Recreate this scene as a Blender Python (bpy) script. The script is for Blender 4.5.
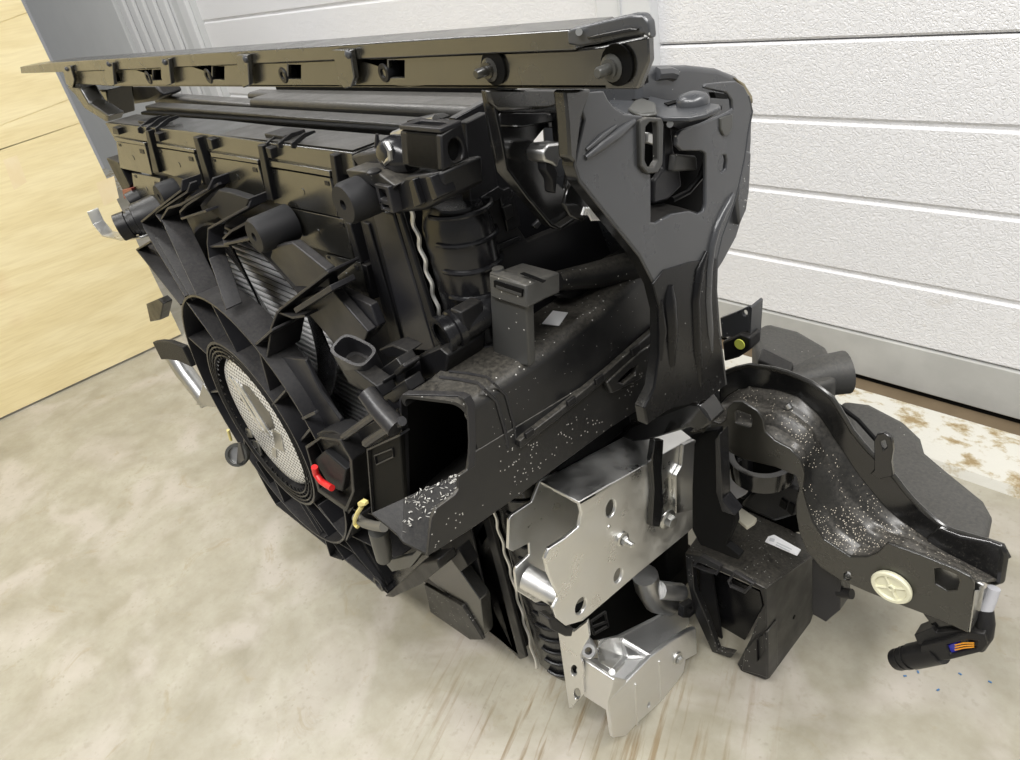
import bpy, bmesh, math, random
from mathutils import Vector, Matrix
random.seed(4)
sc = bpy.context.scene
col = sc.collection
for o in list(bpy.data.objects): bpy.data.objects.remove(o)

# ------------------------------------------------------------------ camera
F = 700.0
YAW, PITCH, ROLL = -0.90556133, 0.56130449, -0.19675052
def cam_axes(h, p, r):
    fwd = Vector((math.sin(h)*math.cos(p), math.cos(h)*math.cos(p), -math.sin(p)))
    rt = Vector((math.cos(h), -math.sin(h), 0)); up = rt.cross(fwd)
    return (math.cos(r)*rt + math.sin(r)*up, -math.sin(r)*rt + math.cos(r)*up, fwd)
RT, UP, FW = cam_axes(YAW, PITCH, ROLL)
CAM = Vector((0, 0, 1.0))
cd = bpy.data.cameras.new('camera'); cam = bpy.data.objects.new('camera', cd); col.objects.link(cam)
cd.sensor_fit = 'HORIZONTAL'; cd.sensor_width = 36.0; cd.lens = 36.0*F/1020.0; cd.clip_start = 0.01
m = Matrix((RT, UP, -FW)).transposed().to_4x4(); m.translation = CAM; cam.matrix_world = m
sc.camera = cam

# ------------------------------------------------------------------ light
sc.view_settings.view_transform = 'Standard'; sc.view_settings.look = 'None'
sc.view_settings.gamma = 1.0; sc.view_settings.exposure = -0.20
w = bpy.data.worlds.new('world'); sc.world = w; w.use_nodes = True
w.node_tree.nodes['Background'].inputs[0].default_value = (0.985, 0.99, 1.0, 1)
w.node_tree.nodes['Background'].inputs[1].default_value = 0.34
def area(name, loc, rot, sx, sy, power, colr):
    l = bpy.data.lights.new(name, 'AREA'); l.shape = 'RECTANGLE'; l.size = sx; l.size_y = sy
    l.energy = power; l.color = colr
    o = bpy.data.objects.new(name, l); col.objects.link(o); o.location = loc; o.rotation_euler = rot
    return o
area('overhead_light', (-0.6, -1.1, 2.9), (0, 0, 0), 2.6, 0.5, 126, (1, 0.985, 0.965))
area('overhead_light', (1.0, 0.3, 2.9), (0, 0, 0), 0.5, 2.2, 94, (1, 0.985, 0.965))
area('overhead_light', (-2.7, 0.2, 2.9), (0, 0, 0), 2.2, 0.4, 48, (1, 0.985, 0.965))  # added fill with no lamp seen there; brightens the left door and jamb

# ------------------------------------------------------------------ helpers
def P(px, py, x=None, y=None, z=None):
    """point seen at a pixel of the 1020x760 photo, on the plane x=, y= or z="""
    d = RT*((px-510)/F) + UP*(-(py-380)/F) + FW
    if x is not None: t = (x-CAM.x)/d.x
    elif y is not None: t = (y-CAM.y)/d.y
    else: t = (z-CAM.z)/d.z
    return CAM + d*t
def PX(pts, x=None, y=None, z=None): return [P(a, b, x, y, z) for a, b in pts]
V = Vector
def tag(o, label=None, cat=None, group=None, kind=None):
    for k, v in (('label', label), ('category', cat), ('group', group), ('kind', kind)):
        if v: o[k] = v
    return o
def link(name, me, mat, parent=None, bevel=0.0, seg=2, smooth=None, sub=0):
    o = bpy.data.objects.new(name, me); col.objects.link(o)
    if mat: me.materials.append(mat)
    if parent:
        o.parent = parent; o.matrix_parent_inverse = parent_world(parent).inverted()
    if smooth is None: smooth = bevel > 0
    if bevel:
        b = o.modifiers.new('bevel', 'BEVEL'); b.width = bevel; b.segments = seg; b.limit_method = 'ANGLE'
        b.angle_limit = math.radians(35); b.harden_normals = False
    if sub:
        s = o.modifiers.new('sub', 'SUBSURF'); s.levels = sub; s.render_levels = sub
    if smooth:
        for p in me.polygons: p.use_smooth = True
        if not sub:
            me.set_sharp_from_angle(angle=math.radians(40))
    return o
def parent_world(p):
    return Matrix.Translation(p.location) if p.parent is None else Matrix.Identity(4)
class MB:
    def __init__(s): s.v = []; s.f = []
    def add(s, vs, fs):
        n = len(s.v); s.v += [tuple(a) for a in vs]; s.f += [tuple(i+n for i in f) for f in fs]; return s
    def box(s, x, y, z):
        (a, b), (c, d), (e, f) = x, y, z
        return s.add([(a,c,e),(b,c,e),(b,d,e),(a,d,e),(a,c,f),(b,c,f),(b,d,f),(a,d,f)],
                     [(3,2,1,0),(4,5,6,7),(0,1,5,4),(1,2,6,5),(2,3,7,6),(3,0,4,7)])
    def obox(s, c, ux, uy, uz, hx, hy, hz):
        c = V(c); vs = []
        for k in (-1, 1):
            for i, j in ((-1,-1),(1,-1),(1,1),(-1,1)):
                vs.append(c + V(ux)*hx*i + V(uy)*hy*j + V(uz)*hz*k)
        return s.add(vs, [(3,2,1,0),(4,5,6,7),(0,1,5,4),(1,2,6,5),(2,3,7,6),(3,0,4,7)])
    def prism(s, pts, d, holes=()):
        d = V(d); bm = bmesh.new(); loops = [list(pts)] + [list(h) for h in holes]; off = 0
        pts_all = []; edges = []
        for lp in loops:
            vs = [bm.verts.new(p) for p in lp]
            for i in range(len(vs)): edges.append(bm.edges.new((vs[i], vs[(i+1) % len(vs)])))
            pts_all += lp
        bm.verts.index_update()
        if len(loops) == 1 and len(pts) <= 4:
            tris = [tuple(range(len(pts)))]
        else:
            nn = V((0,0,0)); L = loops[0]
            for i in range(len(L)): nn += V(L[i]).cross(V(L[(i+1) % len(L)]))
            r = bmesh.ops.triangle_fill(bm, edges=edges, use_beauty=True, use_dissolve=False, normal=nn.normalized())
            tris = [tuple(v.index for v in f.verts) for f in r['geom'] if isinstance(f, bmesh.types.BMFace)]
        bm.free()
        n = len(pts_all)
        vs = [V(p) for p in pts_all] + [V(p)+d for p in pts_all]
        # orient: front faces against d
        fs = []
        for t in tris:
            a, b, c = [V(pts_all[i]) for i in t[:3]]
            fl = (b-a).cross(c-a).dot(d) > 0
            t1 = tuple(reversed(t)) if fl else t
            fs.append(t1); fs.append(tuple(reversed([i+n for i in t1])))
        o = 0
        for lp in loops:
            k = len(lp)
            for i in range(k):
                j = (i+1) % k
                fs.append((o+i, o+j, o+j+n, o+i+n))
            o += k
        return s.add(vs, fs)
    def ribbon(s, pts, back, t, closed=False):
        """thin wall: front edge pts, back edge pts (same count), thickness t"""
        n = len(pts); A = []; B = []
        for i in range(n):
            p = V(pts[i]); bdir = V(back[i]) - p
            if closed: tg = V(pts[(i+1) % n]) - V(pts[i-1])
            else: tg = V(pts[min(i+1, n-1)]) - V(pts[max(i-1, 0)])
            nn = tg.cross(bdir)
            nn = nn.normalized() if nn.length > 1e-9 else V((1,0,0))
            A.append((p - nn*t/2, p + nn*t/2, V(back[i]) + nn*t/2, V(back[i]) - nn*t/2))
        vs = [q for a in A for q in a]; fs = []
        for i in range(n if closed else n-1):
            a = 4*i; b = 4*((i+1) % n)
            for k in range(4):
                k2 = (k+1) % 4
                fs.append((a+k, b+k, b+k2, a+k2))
        if not closed:
            fs.append((0,1,2,3)); e = 4*(n-1); fs.append((e+3,e+2,e+1,e))
        return s.add(vs, fs)
    def tube(s, pts, r, n=10, cap=True):
        pts = [V(p) for p in pts]; k = len(pts)
        rs = r if isinstance(r, (list, tuple)) else [r]*k
        prev = None; vs = []; fs = []
        for i, p in enumerate(pts):
            t = (pts[min(i+1,k-1)] - pts[max(i-1,0)])
            t = t.normalized() if t.length > 1e-9 else V((0,0,1))
            if prev is None:
                u = t.cross(V((0,0,1)));
                if u.length < .1: u = t.cross(V((1,0,0)))
            else: u = prev - t*prev.dot(t)
            u.normalize(); prev = u; w_ = t.cross(u)
            for j in range(n):
                a = 2*math.pi*j/n; vs.append(p + (u*math.cos(a) + w_*math.sin(a))*rs[i])
        for i in range(k-1):
            for j in range(n):
                fs.append((i*n+j, i*n+(j+1)%n, (i+1)*n+(j+1)%n, (i+1)*n+j))
        if cap:
            fs.append(tuple(reversed(range(n)))); fs.append(tuple((k-1)*n+j for j in range(n)))
        return s.add(vs, fs)
    def lathe(s, c, ax, prof, n=24):
        """prof: list of (t along axis, radius)"""
        c = V(c); ax = V(ax).normalized()
        u = ax.cross(V((0,0,1)))
        if u.length < .1: u = ax.cross(V((1,0,0)))
        u.normalize(); w_ = ax.cross(u); vs = []; fs = []
        for t, r in prof:
            for j in range(n):
                a = 2*math.pi*j/n; vs.append(c + ax*t + (u*math.cos(a)+w_*math.sin(a))*max(r,1e-5))
        for i in range(len(prof)-1):
            for j in range(n):
                fs.append((i*n+j, i*n+(j+1)%n, (i+1)*n+(j+1)%n, (i+1)*n+j))
        return s.add(vs, fs)
    def loft(s, rings, cap=(True, True), closed=True):
        n = len(rings[0]); vs = [p for r in rings for p in r]; fs = []
        for i in range(len(rings)-1):
            for j in range(n if closed else n-1):
                fs.append((i*n+j, i*n+(j+1)%n, (i+1)*n+(j+1)%n, (i+1)*n+j))
        if cap[0]: fs.append(tuple(reversed(range(n))))
        if cap[1]: fs.append(tuple((len(rings)-1)*n+j for j in range(n)))
        return s.add(vs, fs)
    def me(s, name, fix=True):
        me = bpy.data.meshes.new(name); me.from_pydata(s.v, [], s.f); 
        if fix:
            bm = bmesh.new(); bm.from_mesh(me); bmesh.ops.recalc_face_normals(bm, faces=bm.faces); bm.to_mesh(me); bm.free()
        me.update(); return me
    def out(s, name, mat, parent=None, bevel=0.0, **k): return link(name, s.me(name), mat, parent, bevel, **k)

# ------------------------------------------------------------------ materials
def mat(name, base, rough=0.5, metal=0.0, spec=0.5, bump=0.0, bscale=200.0, speck=None, dust=None, var=0.0, vscale=8.0, rvar=0.0, coat=0.0, ior=1.5, sthr=.25, dscale=220):
    m = bpy.data.materials.new(name); m.use_nodes = True; nt = m.node_tree; N = nt.nodes; L = nt.links
    b = N['Principled BSDF']; b.inputs['Roughness'].default_value = rough; b.inputs['Metallic'].default_value = metal
    b.inputs['Specular IOR Level'].default_value = spec; b.inputs['Coat Weight'].default_value = coat; b.inputs['IOR'].default_value = ior
    tc = N.new('ShaderNodeNewGeometry'); src = tc.outputs['Position']
    c = N.new('ShaderNodeRGB'); c.outputs[0].default_value = (*base, 1); cur = c.outputs[0]
    def noise(sc_, det=4, rg=.55):
        n = N.new('ShaderNodeTexNoise'); n.inputs['Scale'].default_value = sc_; n.inputs['Detail'].default_value = det
        n.inputs['Roughness'].default_value = rg; L.new(src, n.inputs['Vector']); return n.outputs['Fac']
    def ramp(s, a, bb):
        r = N.new('ShaderNodeMapRange'); r.inputs[1].default_value = a; r.inputs[2].default_value = bb; L.new(s, r.inputs[0]); return r.outputs[0]
    def mix(f, a, colr):
        x = N.new('ShaderNodeMix'); x.data_type = 'RGBA'; L.new(f, x.inputs[0]); L.new(a, x.inputs[6]); x.inputs[7].default_value = (*colr, 1); return x.outputs[2]
    def mul(a, k):
        q = N.new('ShaderNodeMath'); q.operation = 'MULTIPLY'; L.new(a, q.inputs[0])
        if isinstance(k, float): q.inputs[1].default_value = k
        else: L.new(k, q.inputs[1])
        return q.outputs[0]
    if var:
        cur = mix(mul(ramp(noise(vscale), .35, .7), var), cur, tuple(min(1, x*2.2+.02) for x in base))
    if dust:      # fine dust lying on upward faces: (colour, amount)
        sp = N.new('ShaderNodeSeparateXYZ'); L.new(tc.outputs['Normal'], sp.inputs[0])
        up = ramp(sp.outputs[2], .25, .8)
        f = mul(mul(up, ramp(noise(dscale, 6, .75), .30, .75)), dust[1]); cur = mix(f, cur, dust[0])
        # thin film everywhere
    if speck:     # white grit: (colour, density 0..1, scale)
        vo = N.new('ShaderNodeTexVoronoi'); vo.inputs['Scale'].default_value = speck[2]; L.new(src, vo.inputs['Vector'])
        vo.inputs['Randomness'].default_value = 1.0
        lt = N.new('ShaderNodeMath'); lt.operation = 'LESS_THAN'; L.new(vo.outputs['Distance'], lt.inputs[0]); lt.inputs[1].default_value = sthr
        sx = N.new('ShaderNodeSeparateColor'); L.new(vo.outputs['Color'], sx.inputs[0])
        g = N.new('ShaderNodeMath'); g.operation = 'LESS_THAN'; L.new(sx.outputs[0], g.inputs[0])
        L.new(mul(ramp(noise(16, 3), .45, .72), float(speck[1])), g.inputs[1])
        cur = mix(mul(lt.outputs[0], g.outputs[0]), cur, speck[0])
    L.new(cur, b.inputs['Base Color'])
    if rvar:
        r = N.new('ShaderNodeMapRange'); L.new(noise(25, 5), r.inputs[0]); r.inputs[1].default_value = .3; r.inputs[2].default_value = .7
        r.inputs[3].default_value = max(.02, rough-rvar); r.inputs[4].default_value = rough+rvar; L.new(r.outputs[0], b.inputs['Roughness'])
    if bump:
        bp = N.new('ShaderNodeBump'); bp.inputs['Strength'].default_value = bump; bp.inputs['Distance'].default_value = .001
        L.new(noise(bscale, 3), bp.inputs['Height']); L.new(bp.outputs[0], b.inputs['Normal'])
    return m
MLEG = None
GRIT = (.50, .49, .46); DUST = (.34, .31, .25)
MP   = mat('black_plastic', (.008,.008,.009), .40, spec=.3, rvar=.08, bump=.1, bscale=600, dust=(DUST,.08))
MPG  = mat('charcoal_plastic', (.016,.016,.0185), .38, spec=.4, rvar=.08, bump=.1, bscale=500, dust=(DUST,.10))
MPD  = mat('dusty_black_plastic', (.010,.010,.0105), .38, rvar=.1, speck=(GRIT,.24,330), dust=(DUST,.28))
MTOP = mat('dusty_top_plastic', (.020,.020,.020), .40, rvar=.08, dust=((.36,.34,.30),.30), dscale=420)
MRES = mat('resonator_plastic', (.045,.045,.043), .45, rvar=.05, speck=(GRIT,.10,330), dust=(DUST,.25))
MPS  = mat('smooth_black_plastic', (.008,.008,.009), .24, rvar=.05)
MFL  = mat('satin_flap_plastic', (.016,.0155,.013), .24, spec=.5, ior=2.15, rvar=.04)
MBAR = mat('satin_coated_bar', (.016,.015,.012), .24, ior=2.2, rvar=.06)
MST  = mat('black_painted_steel', (.008,.008,.008), .16, ior=1.6, rvar=.04, dust=(DUST,.08))
MLEG = mat('steel_dark_reflection', (.006,.006,.0065), .26, spec=.28, rvar=.05, speck=((.5,.5,.48),.05,260))  # tower steel with its dark reflection put into the colour
MBR  = mat('satin_bronze_black_steel', (.016,.015,.012), .28, ior=1.75, rvar=.05)
MTG  = mat('grey_satin_steel', (.046,.048,.052), .30, ior=1.6, rvar=.05, speck=((.5,.5,.48),.05,260))
MARM = mat('arm_steel', (.010,.010,.0095), .34, ior=1.5, rvar=.08, speck=((.62,.56,.46),.95,430), dust=((.20,.185,.16),.65))
MAL  = mat('raw_aluminium', (.77,.77,.755), .38, 1.0, rvar=.16, bump=.25, bscale=45)
MAC  = mat('cast_aluminium', (.75,.75,.745), .44, 1.0, rvar=.1, bump=.3, bscale=250)
MZN  = mat('zinc_bolt', (.62,.62,.60), .32, 1.0)
MGA  = mat('dull_silver', (.50,.50,.49), .35, 1.0, rvar=.1)
MRB  = mat('grey_rubber', (.011,.011,.012), .58, spec=.3, bump=.3, bscale=900)
MCR  = mat('cream_plastic', (.72,.70,.52), .42)
MRD  = mat('red_plastic', (.62,.02,.02), .4)
MYE  = mat('yellow_plastic', (.72,.62,.24), .45)
MWH  = mat('white_label', (.80,.80,.80), .5)
MWD  = mat('ink_black', (.01,.01,.01), .6)
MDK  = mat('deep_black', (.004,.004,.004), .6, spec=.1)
MFAB = mat('grey_fabric_tape', (.42,.42,.44), .8, bump=.3, bscale=800)
MLIN = mat('weathered_dark_plastic', (.034,.034,.033), .58, bump=.15, bscale=300, var=.25, vscale=12, dust=(DUST,.18), speck=((.35,.34,.30),.05,300))
MBL  = mat('blue_plastic', (.03,.03,.35), .4)
MOR  = mat('orange_wire', (.75,.32,.03), .45)
MYG  = mat('yellow_green', (.55,.6,.1), .5)
MCLR = mat('smoked_plastic', (.055,.055,.05), .35)
MALU_F = mat('radiator_tube_metal', (.72,.72,.72), .42, 0.3)

def perforated():
    m = mat('perforated_silver', (.62,.61,.58), .35, .35)
    nt = m.node_tree; N = nt.nodes; L = nt.links; b = N['Principled BSDF']
    g = N.new('ShaderNodeNewGeometry'); mp = N.new('ShaderNodeMapping'); mp.inputs['Scale'].default_value = (1,0,1)
    L.new(g.outputs['Position'], mp.inputs[0])
    v = N.new('ShaderNodeTexVoronoi'); v.voronoi_dimensions = '2D'; v.inputs['Scale'].default_value = 125; v.inputs['Randomness'].default_value = .1
    sx = N.new('ShaderNodeSeparateXYZ'); cx = N.new('ShaderNodeCombineXYZ'); L.new(g.outputs['Position'], sx.inputs[0]); L.new(sx.outputs[0], cx.inputs[0]); L.new(sx.outputs[2], cx.inputs[1]); L.new(cx.outputs[0], v.inputs['Vector'])
    r = N.new('ShaderNodeValToRGB'); r.color_ramp.elements[0].position = .24; r.color_ramp.elements[0].color = (.02,.02,.02,1)
    r.color_ramp.elements[1].position = .34; r.color_ramp.elements[1].color = (.74,.74,.73,1); L.new(v.outputs['Distance'], r.inputs[0]); L.new(r.outputs[0], b.inputs['Base Color'])
    bp = N.new('ShaderNodeBump'); bp.inputs['Strength'].default_value = .6; bp.inputs['Distance'].default_value = .002; L.new(r.outputs[0], bp.inputs['Height']); L.new(bp.outputs[0], b.inputs['Normal'])
    return m
MPF = perforated()

def plywood_mat():
    m = bpy.data.materials.new('plywood'); m.use_nodes = True; nt = m.node_tree; N = nt.nodes; L = nt.links; b = N['Principled BSDF']
    b.inputs['Roughness'].default_value = .55; b.inputs['Specular IOR Level'].default_value = .35
    g = N.new('ShaderNodeNewGeometry')
    mp = N.new('ShaderNodeMapping'); mp.inputs['Rotation'].default_value = (math.radians(-7),0,0); mp.inputs['Scale'].default_value = (1,.55,3.2); L.new(g.outputs['Position'], mp.inputs[0])
    n = N.new('ShaderNodeTexNoise'); n.inputs['Scale'].default_value = 2.6; n.inputs['Detail'].default_value = 4; n.inputs['Distortion'].default_value = .6; L.new(mp.outputs[0], n.inputs['Vector'])
    wv = N.new('ShaderNodeMath'); wv.operation = 'MULTIPLY'; wv.inputs[1].default_value = 42; L.new(n.outputs['Fac'], wv.inputs[0])
    wv.inputs[1].default_value = 22
    sn = N.new('ShaderNodeMath'); sn.operation = 'SINE'; L.new(wv.outputs[0], sn.inputs[0])
    mr = N.new('ShaderNodeMapRange'); mr.inputs[1].default_value = -1; mr.inputs[2].default_value = 1; L.new(sn.outputs[0], mr.inputs[0])
    cr = N.new('ShaderNodeValToRGB'); cr.color_ramp.elements[0].color = (.78,.665,.385,1); cr.color_ramp.elements[1].color = (.84,.735,.455,1); L.new(mr.outputs[0], cr.inputs[0])
    mp2 = N.new('ShaderNodeMapping'); mp2.inputs['Scale'].default_value = (1,3,40); L.new(g.outputs['Position'], mp2.inputs[0])
    n2 = N.new('ShaderNodeTexNoise'); n2.inputs['Scale'].default_value = 4; n2.inputs['Detail'].default_value = 5; L.new(mp2.outputs[0], n2.inputs['Vector'])
    mx = N.new('ShaderNodeMix'); mx.data_type = 'RGBA'; mx.blend_type = 'MULTIPLY'; mx.inputs[0].default_value = .5
    cr2 = N.new('ShaderNodeValToRGB'); cr2.color_ramp.elements[0].color = (.84,.80,.72,1); cr2.color_ramp.elements[0].position = .3; cr2.color_ramp.elements[1].color = (1,1,1,1); cr2.color_ramp.elements[1].position = .6
    L.new(n2.outputs['Fac'], cr2.inputs[0]); L.new(cr.outputs[0], mx.inputs[6]); L.new(cr2.outputs[0], mx.inputs[7])
    # pinkish knots and smudges
    n3 = N.new('ShaderNodeTexNoise'); n3.inputs['Scale'].default_value = 3.1; n3.inputs['Detail'].default_value = 2; L.new(g.outputs['Position'], n3.inputs['Vector'])
    cr3 = N.new('ShaderNodeValToRGB'); cr3.color_ramp.elements[0].position = .68; cr3.color_ramp.elements[0].color = (0,0,0,1); cr3.color_ramp.elements[1].position = .80; cr3.color_ramp.elements[1].color = (.45,.45,.45,1); L.new(n3.outputs['Fac'], cr3.inputs[0])
    mx2 = N.new('ShaderNodeMix'); mx2.data_type = 'RGBA'; L.new(cr3.outputs[0], mx2.inputs[0]); L.new(mx.outputs[2], mx2.inputs[6]); mx2.inputs[7].default_value = (.62,.38,.22,1)
    L.new(mx2.outputs[2], b.inputs['Base Color']); return m
MPLY = plywood_mat()

STREAK = -68.0
def floor_mat():
    m = bpy.data.materials.new('concrete'); m.use_nodes = True; nt = m.node_tree; N = nt.nodes; L = nt.links; b = N['Principled BSDF']
    g = N.new('ShaderNodeNewGeometry'); P_ = g.outputs['Position']
    def noise(s, d=5, r=.55, dist=0, vec=None):
        n = N.new('ShaderNodeTexNoise'); n.inputs['Scale'].default_value = s; n.inputs['Detail'].default_value = d; n.inputs['Roughness'].default_value = r; n.inputs['Distortion'].default_value = dist
        L.new(vec or P_, n.inputs['Vector']); return n.outputs['Fac']
    def ramp(s, a, ca, bb, cb):
        r = N.new('ShaderNodeValToRGB'); r.color_ramp.elements[0].position = a; r.color_ramp.elements[1].position = bb
        r.color_ramp.elements[0].color = (*ca,1); r.color_ramp.elements[1].color = (*cb,1); L.new(s, r.inputs[0]); return r.outputs[0]
    def mix(f, a, bc, blend='MIX'):
        x = N.new('ShaderNodeMix'); x.data_type = 'RGBA'; x.blend_type = blend
        if isinstance(f, float): x.inputs[0].default_value = f
        else: L.new(f, x.inputs[0])
        L.new(a, x.inputs[6])
        if isinstance(bc, tuple): x.inputs[7].default_value = (*bc,1)
        else: L.new(bc, x.inputs[7])
        return x.outputs[2]
    base = ramp(noise(3.4, 8, .66, .5), .32, (.30,.278,.215), .70, (.435,.412,.34))
    base = mix(.55, base, ramp(noise(16, 6, .65), .35, (.72,.69,.62), .65, (1.0,1.0,1.0)), 'MULTIPLY')
    base = mix(ramp(noise(5.5, 4, .5, .8), .50, (0,0,0), .66, (.5,.5,.5)), base, (.50,.455,.415))
    base = mix(ramp(noise(60, 4, .6), .56, (0,0,0), .70, (.55,.55,.55)), base, (.30,.275,.215))
    # small bubble marks
    v = N.new('ShaderNodeTexVoronoi'); v.inputs['Scale'].default_value = 75; nd = N.new('ShaderNodeTexNoise'); nd.inputs['Scale'].default_value = 70; L.new(P_, nd.inputs['Vector']); dm = N.new('ShaderNodeMix'); dm.data_type = 'RGBA'; dm.inputs[0].default_value = .012; L.new(P_, dm.inputs[6]); L.new(nd.outputs['Color'], dm.inputs[7]); L.new(dm.outputs[2], v.inputs['Vector'])
    mk = ramp(v.outputs['Distance'], .10, (1,1,1), .24, (0,0,0))
    sel = ramp(noise(7, 3), .42, (0,0,0), .60, (.75,.75,.75))
    mm = N.new('ShaderNodeMix'); mm.data_type = 'RGBA'; mm.blend_type = 'MULTIPLY'; mm.inputs[0].default_value = 1; L.new(mk, mm.inputs[6]); L.new(sel, mm.inputs[7])
    base = mix(mm.outputs[2], base, (.30,.28,.22))
    # brown dried stains and drag streaks along the lower brackets
    m0 = N.new('ShaderNodeMapping'); m0.inputs['Rotation'].default_value = (0,0,math.radians(-STREAK)); L.new(P_, m0.inputs[0]); mp = N.new('ShaderNodeMapping'); mp.inputs['Scale'].default_value = (3.0,46,1); L.new(m0.outputs[0], mp.inputs[0])
    st = ramp(noise(1.7, 5, .6, 0, mp.outputs[0]), .54, (0,0,0), .66, (.85,.85,.85))
    dd = N.new('ShaderNodeVectorMath'); dd.operation = 'DISTANCE'; L.new(P_, dd.inputs[0]); dd.inputs[1].default_value = (-.46,.36,0)
    near = ramp(dd.outputs['Value'], .08, (1,1,1), .34, (0,0,0))
    m3 = N.new('ShaderNodeMix'); m3.data_type = 'RGBA'; m3.blend_type = 'MULTIPLY'; m3.inputs[0].default_value = 1; L.new(st, m3.inputs[6]); L.new(near, m3.inputs[7])
    base = mix(m3.outputs[2], base, (.19,.13,.06))
    bl = ramp(noise(11, 8, .75, 1.0), .58, (0,0,0), .68, (.6,.6,.6))
    base = mix(bl, base, (.29,.245,.155))
    L.new(base, b.inputs['Base Color']); b.inputs['Roughness'].default_value = .38; b.inputs['Specular IOR Level'].default_value = .4
    rr = N.new('ShaderNodeMapRange'); L.new(noise(6, 6), rr.inputs[0]); rr.inputs[1].default_value = .3; rr.inputs[2].default_value = .7; rr.inputs[3].default_value = .30; rr.inputs[4].default_value = .52; L.new(rr.outputs[0], b.inputs['Roughness'])
    bp = N.new('ShaderNodeBump'); bp.inputs['Strength'].default_value = .12; bp.inputs['Distance'].default_value = .002; L.new(noise(40, 4), bp.inputs['Height']); L.new(bp.outputs[0], b.inputs['Normal'])
    return m
MFLO = floor_mat()

def door_mat():
    m = bpy.data.materials.new('stucco_white_steel'); m.use_nodes = True; nt = m.node_tree; N = nt.nodes; L = nt.links; b = N['Principled BSDF']
    b.inputs['Base Color'].default_value = (.79,.79,.80,1); b.inputs['Roughness'].default_value = .34
    g = N.new('ShaderNodeNewGeometry')
    n0 = N.new('ShaderNodeTexNoise'); n0.inputs['Scale'].default_value = 55; n0.inputs['Detail'].default_value = 2; L.new(g.outputs['Position'], n0.inputs['Vector'])
    ad = N.new('ShaderNodeMix'); ad.data_type = 'RGBA'; ad.inputs[0].default_value = .018; L.new(g.outputs['Position'], ad.inputs[6]); L.new(n0.outputs['Color'], ad.inputs[7])
    v = N.new('ShaderNodeTexNoise'); v.inputs['Scale'].default_value = 120; v.inputs['Detail'].default_value = 1.5; v.inputs['Distortion'].default_value = .9; L.new(ad.outputs[2], v.inputs['Vector'])
    s = N.new('ShaderNodeMath'); s.operation = 'SUBTRACT'; L.new(v.outputs['Fac'], s.inputs[0]); s.inputs[1].default_value = .5
    a = N.new('ShaderNodeMath'); a.operation = 'ABSOLUTE'; L.new(s.outputs[0], a.inputs[0])
    r = N.new('ShaderNodeMapRange'); L.new(a.outputs[0], r.inputs[0]); r.inputs[1].default_value = 0; r.inputs[2].default_value = .10; r.interpolation_type = 'SMOOTHSTEP'
    bp = N.new('ShaderNodeBump'); bp.inputs['Strength'].default_value = .45; bp.inputs['Distance'].default_value = .0022; L.new(r.outputs[0], bp.inputs['Height']); L.new(bp.outputs[0], b.inputs['Normal'])
    # faint brown scuffs low on the door
    n = N.new('ShaderNodeTexNoise'); n.inputs['Scale'].default_value = 9; n.inputs['Detail'].default_value = 5; L.new(g.outputs['Position'], n.inputs['Vector'])
    sp = N.new('ShaderNodeSeparateXYZ'); L.new(g.outputs['Position'], sp.inputs[0])
    lo = N.new('ShaderNodeMapRange'); L.new(sp.outputs[2], lo.inputs[0]); lo.inputs[1].default_value = .30; lo.inputs[2].default_value = .18
    cr = N.new('ShaderNodeMapRange'); L.new(n.outputs['Fac'], cr.inputs[0]); cr.inputs[1].default_value = .60; cr.inputs[2].default_value = .72
    mu = N.new('ShaderNodeMath'); mu.operation = 'MULTIPLY'; L.new(lo.outputs[0], mu.inputs[0]); L.new(cr.outputs[0], mu.inputs[1])
    mx = N.new('ShaderNodeMix'); mx.data_type = 'RGBA'; L.new(mu.outputs[0], mx.inputs[0]); mx.inputs[6].default_value = (.79,.79,.80,1); mx.inputs[7].default_value = (.45,.38,.27,1); L.new(mx.outputs[2], b.inputs['Base Color'])
    return m
MDR = door_mat()
MSEAL = mat('grey_door_rail', (.42,.42,.40), .5, var=.12, vscale=14)
MJAMB = mat('grey_jamb', (.56,.575,.58), .45, var=.06)
MTRW = mat('white_trim', (.66,.67,.68), .4)
def sill_mat():
    m = bpy.data.materials.new('chipped_white_paint'); m.use_nodes = True; nt = m.node_tree; N = nt.nodes; L = nt.links; b = N['Principled BSDF']
    b.inputs['Roughness'].default_value = .6; g = N.new('ShaderNodeNewGeometry')
    mp = N.new('ShaderNodeMapping'); mp.inputs['Scale'].default_value = (1,1.6,1); L.new(g.outputs['Position'], mp.inputs[0])
    n = N.new('ShaderNodeTexNoise'); n.inputs['Scale'].default_value = 17; n.inputs['Detail'].default_value = 7; n.inputs['Roughness'].default_value = .68; L.new(mp.outputs[0], n.inputs['Vector'])
    r = N.new('ShaderNodeValToRGB'); e = r.color_ramp.elements; e[0].position = .38; e[0].color = (.30,.22,.11,1); e[1].position = .50; e[1].color = (.62,.605,.54,1)
    q = e.new(.44); q.color = (.46,.40,.28,1); L.new(n.outputs['Fac'], r.inputs[0]); L.new(r.outputs[0], b.inputs['Base Color'])
    bp = N.new('ShaderNodeBump'); bp.inputs['Strength'].default_value = .7; bp.inputs['Distance'].default_value = .004; L.new(n.outputs['Fac'], bp.inputs['Height']); L.new(bp.outputs[0], b.inputs['Normal'])
    return m
MSIL = sill_mat()
MBRN = mat('brown_strip', (.13,.095,.055), .7, var=.3)

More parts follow.
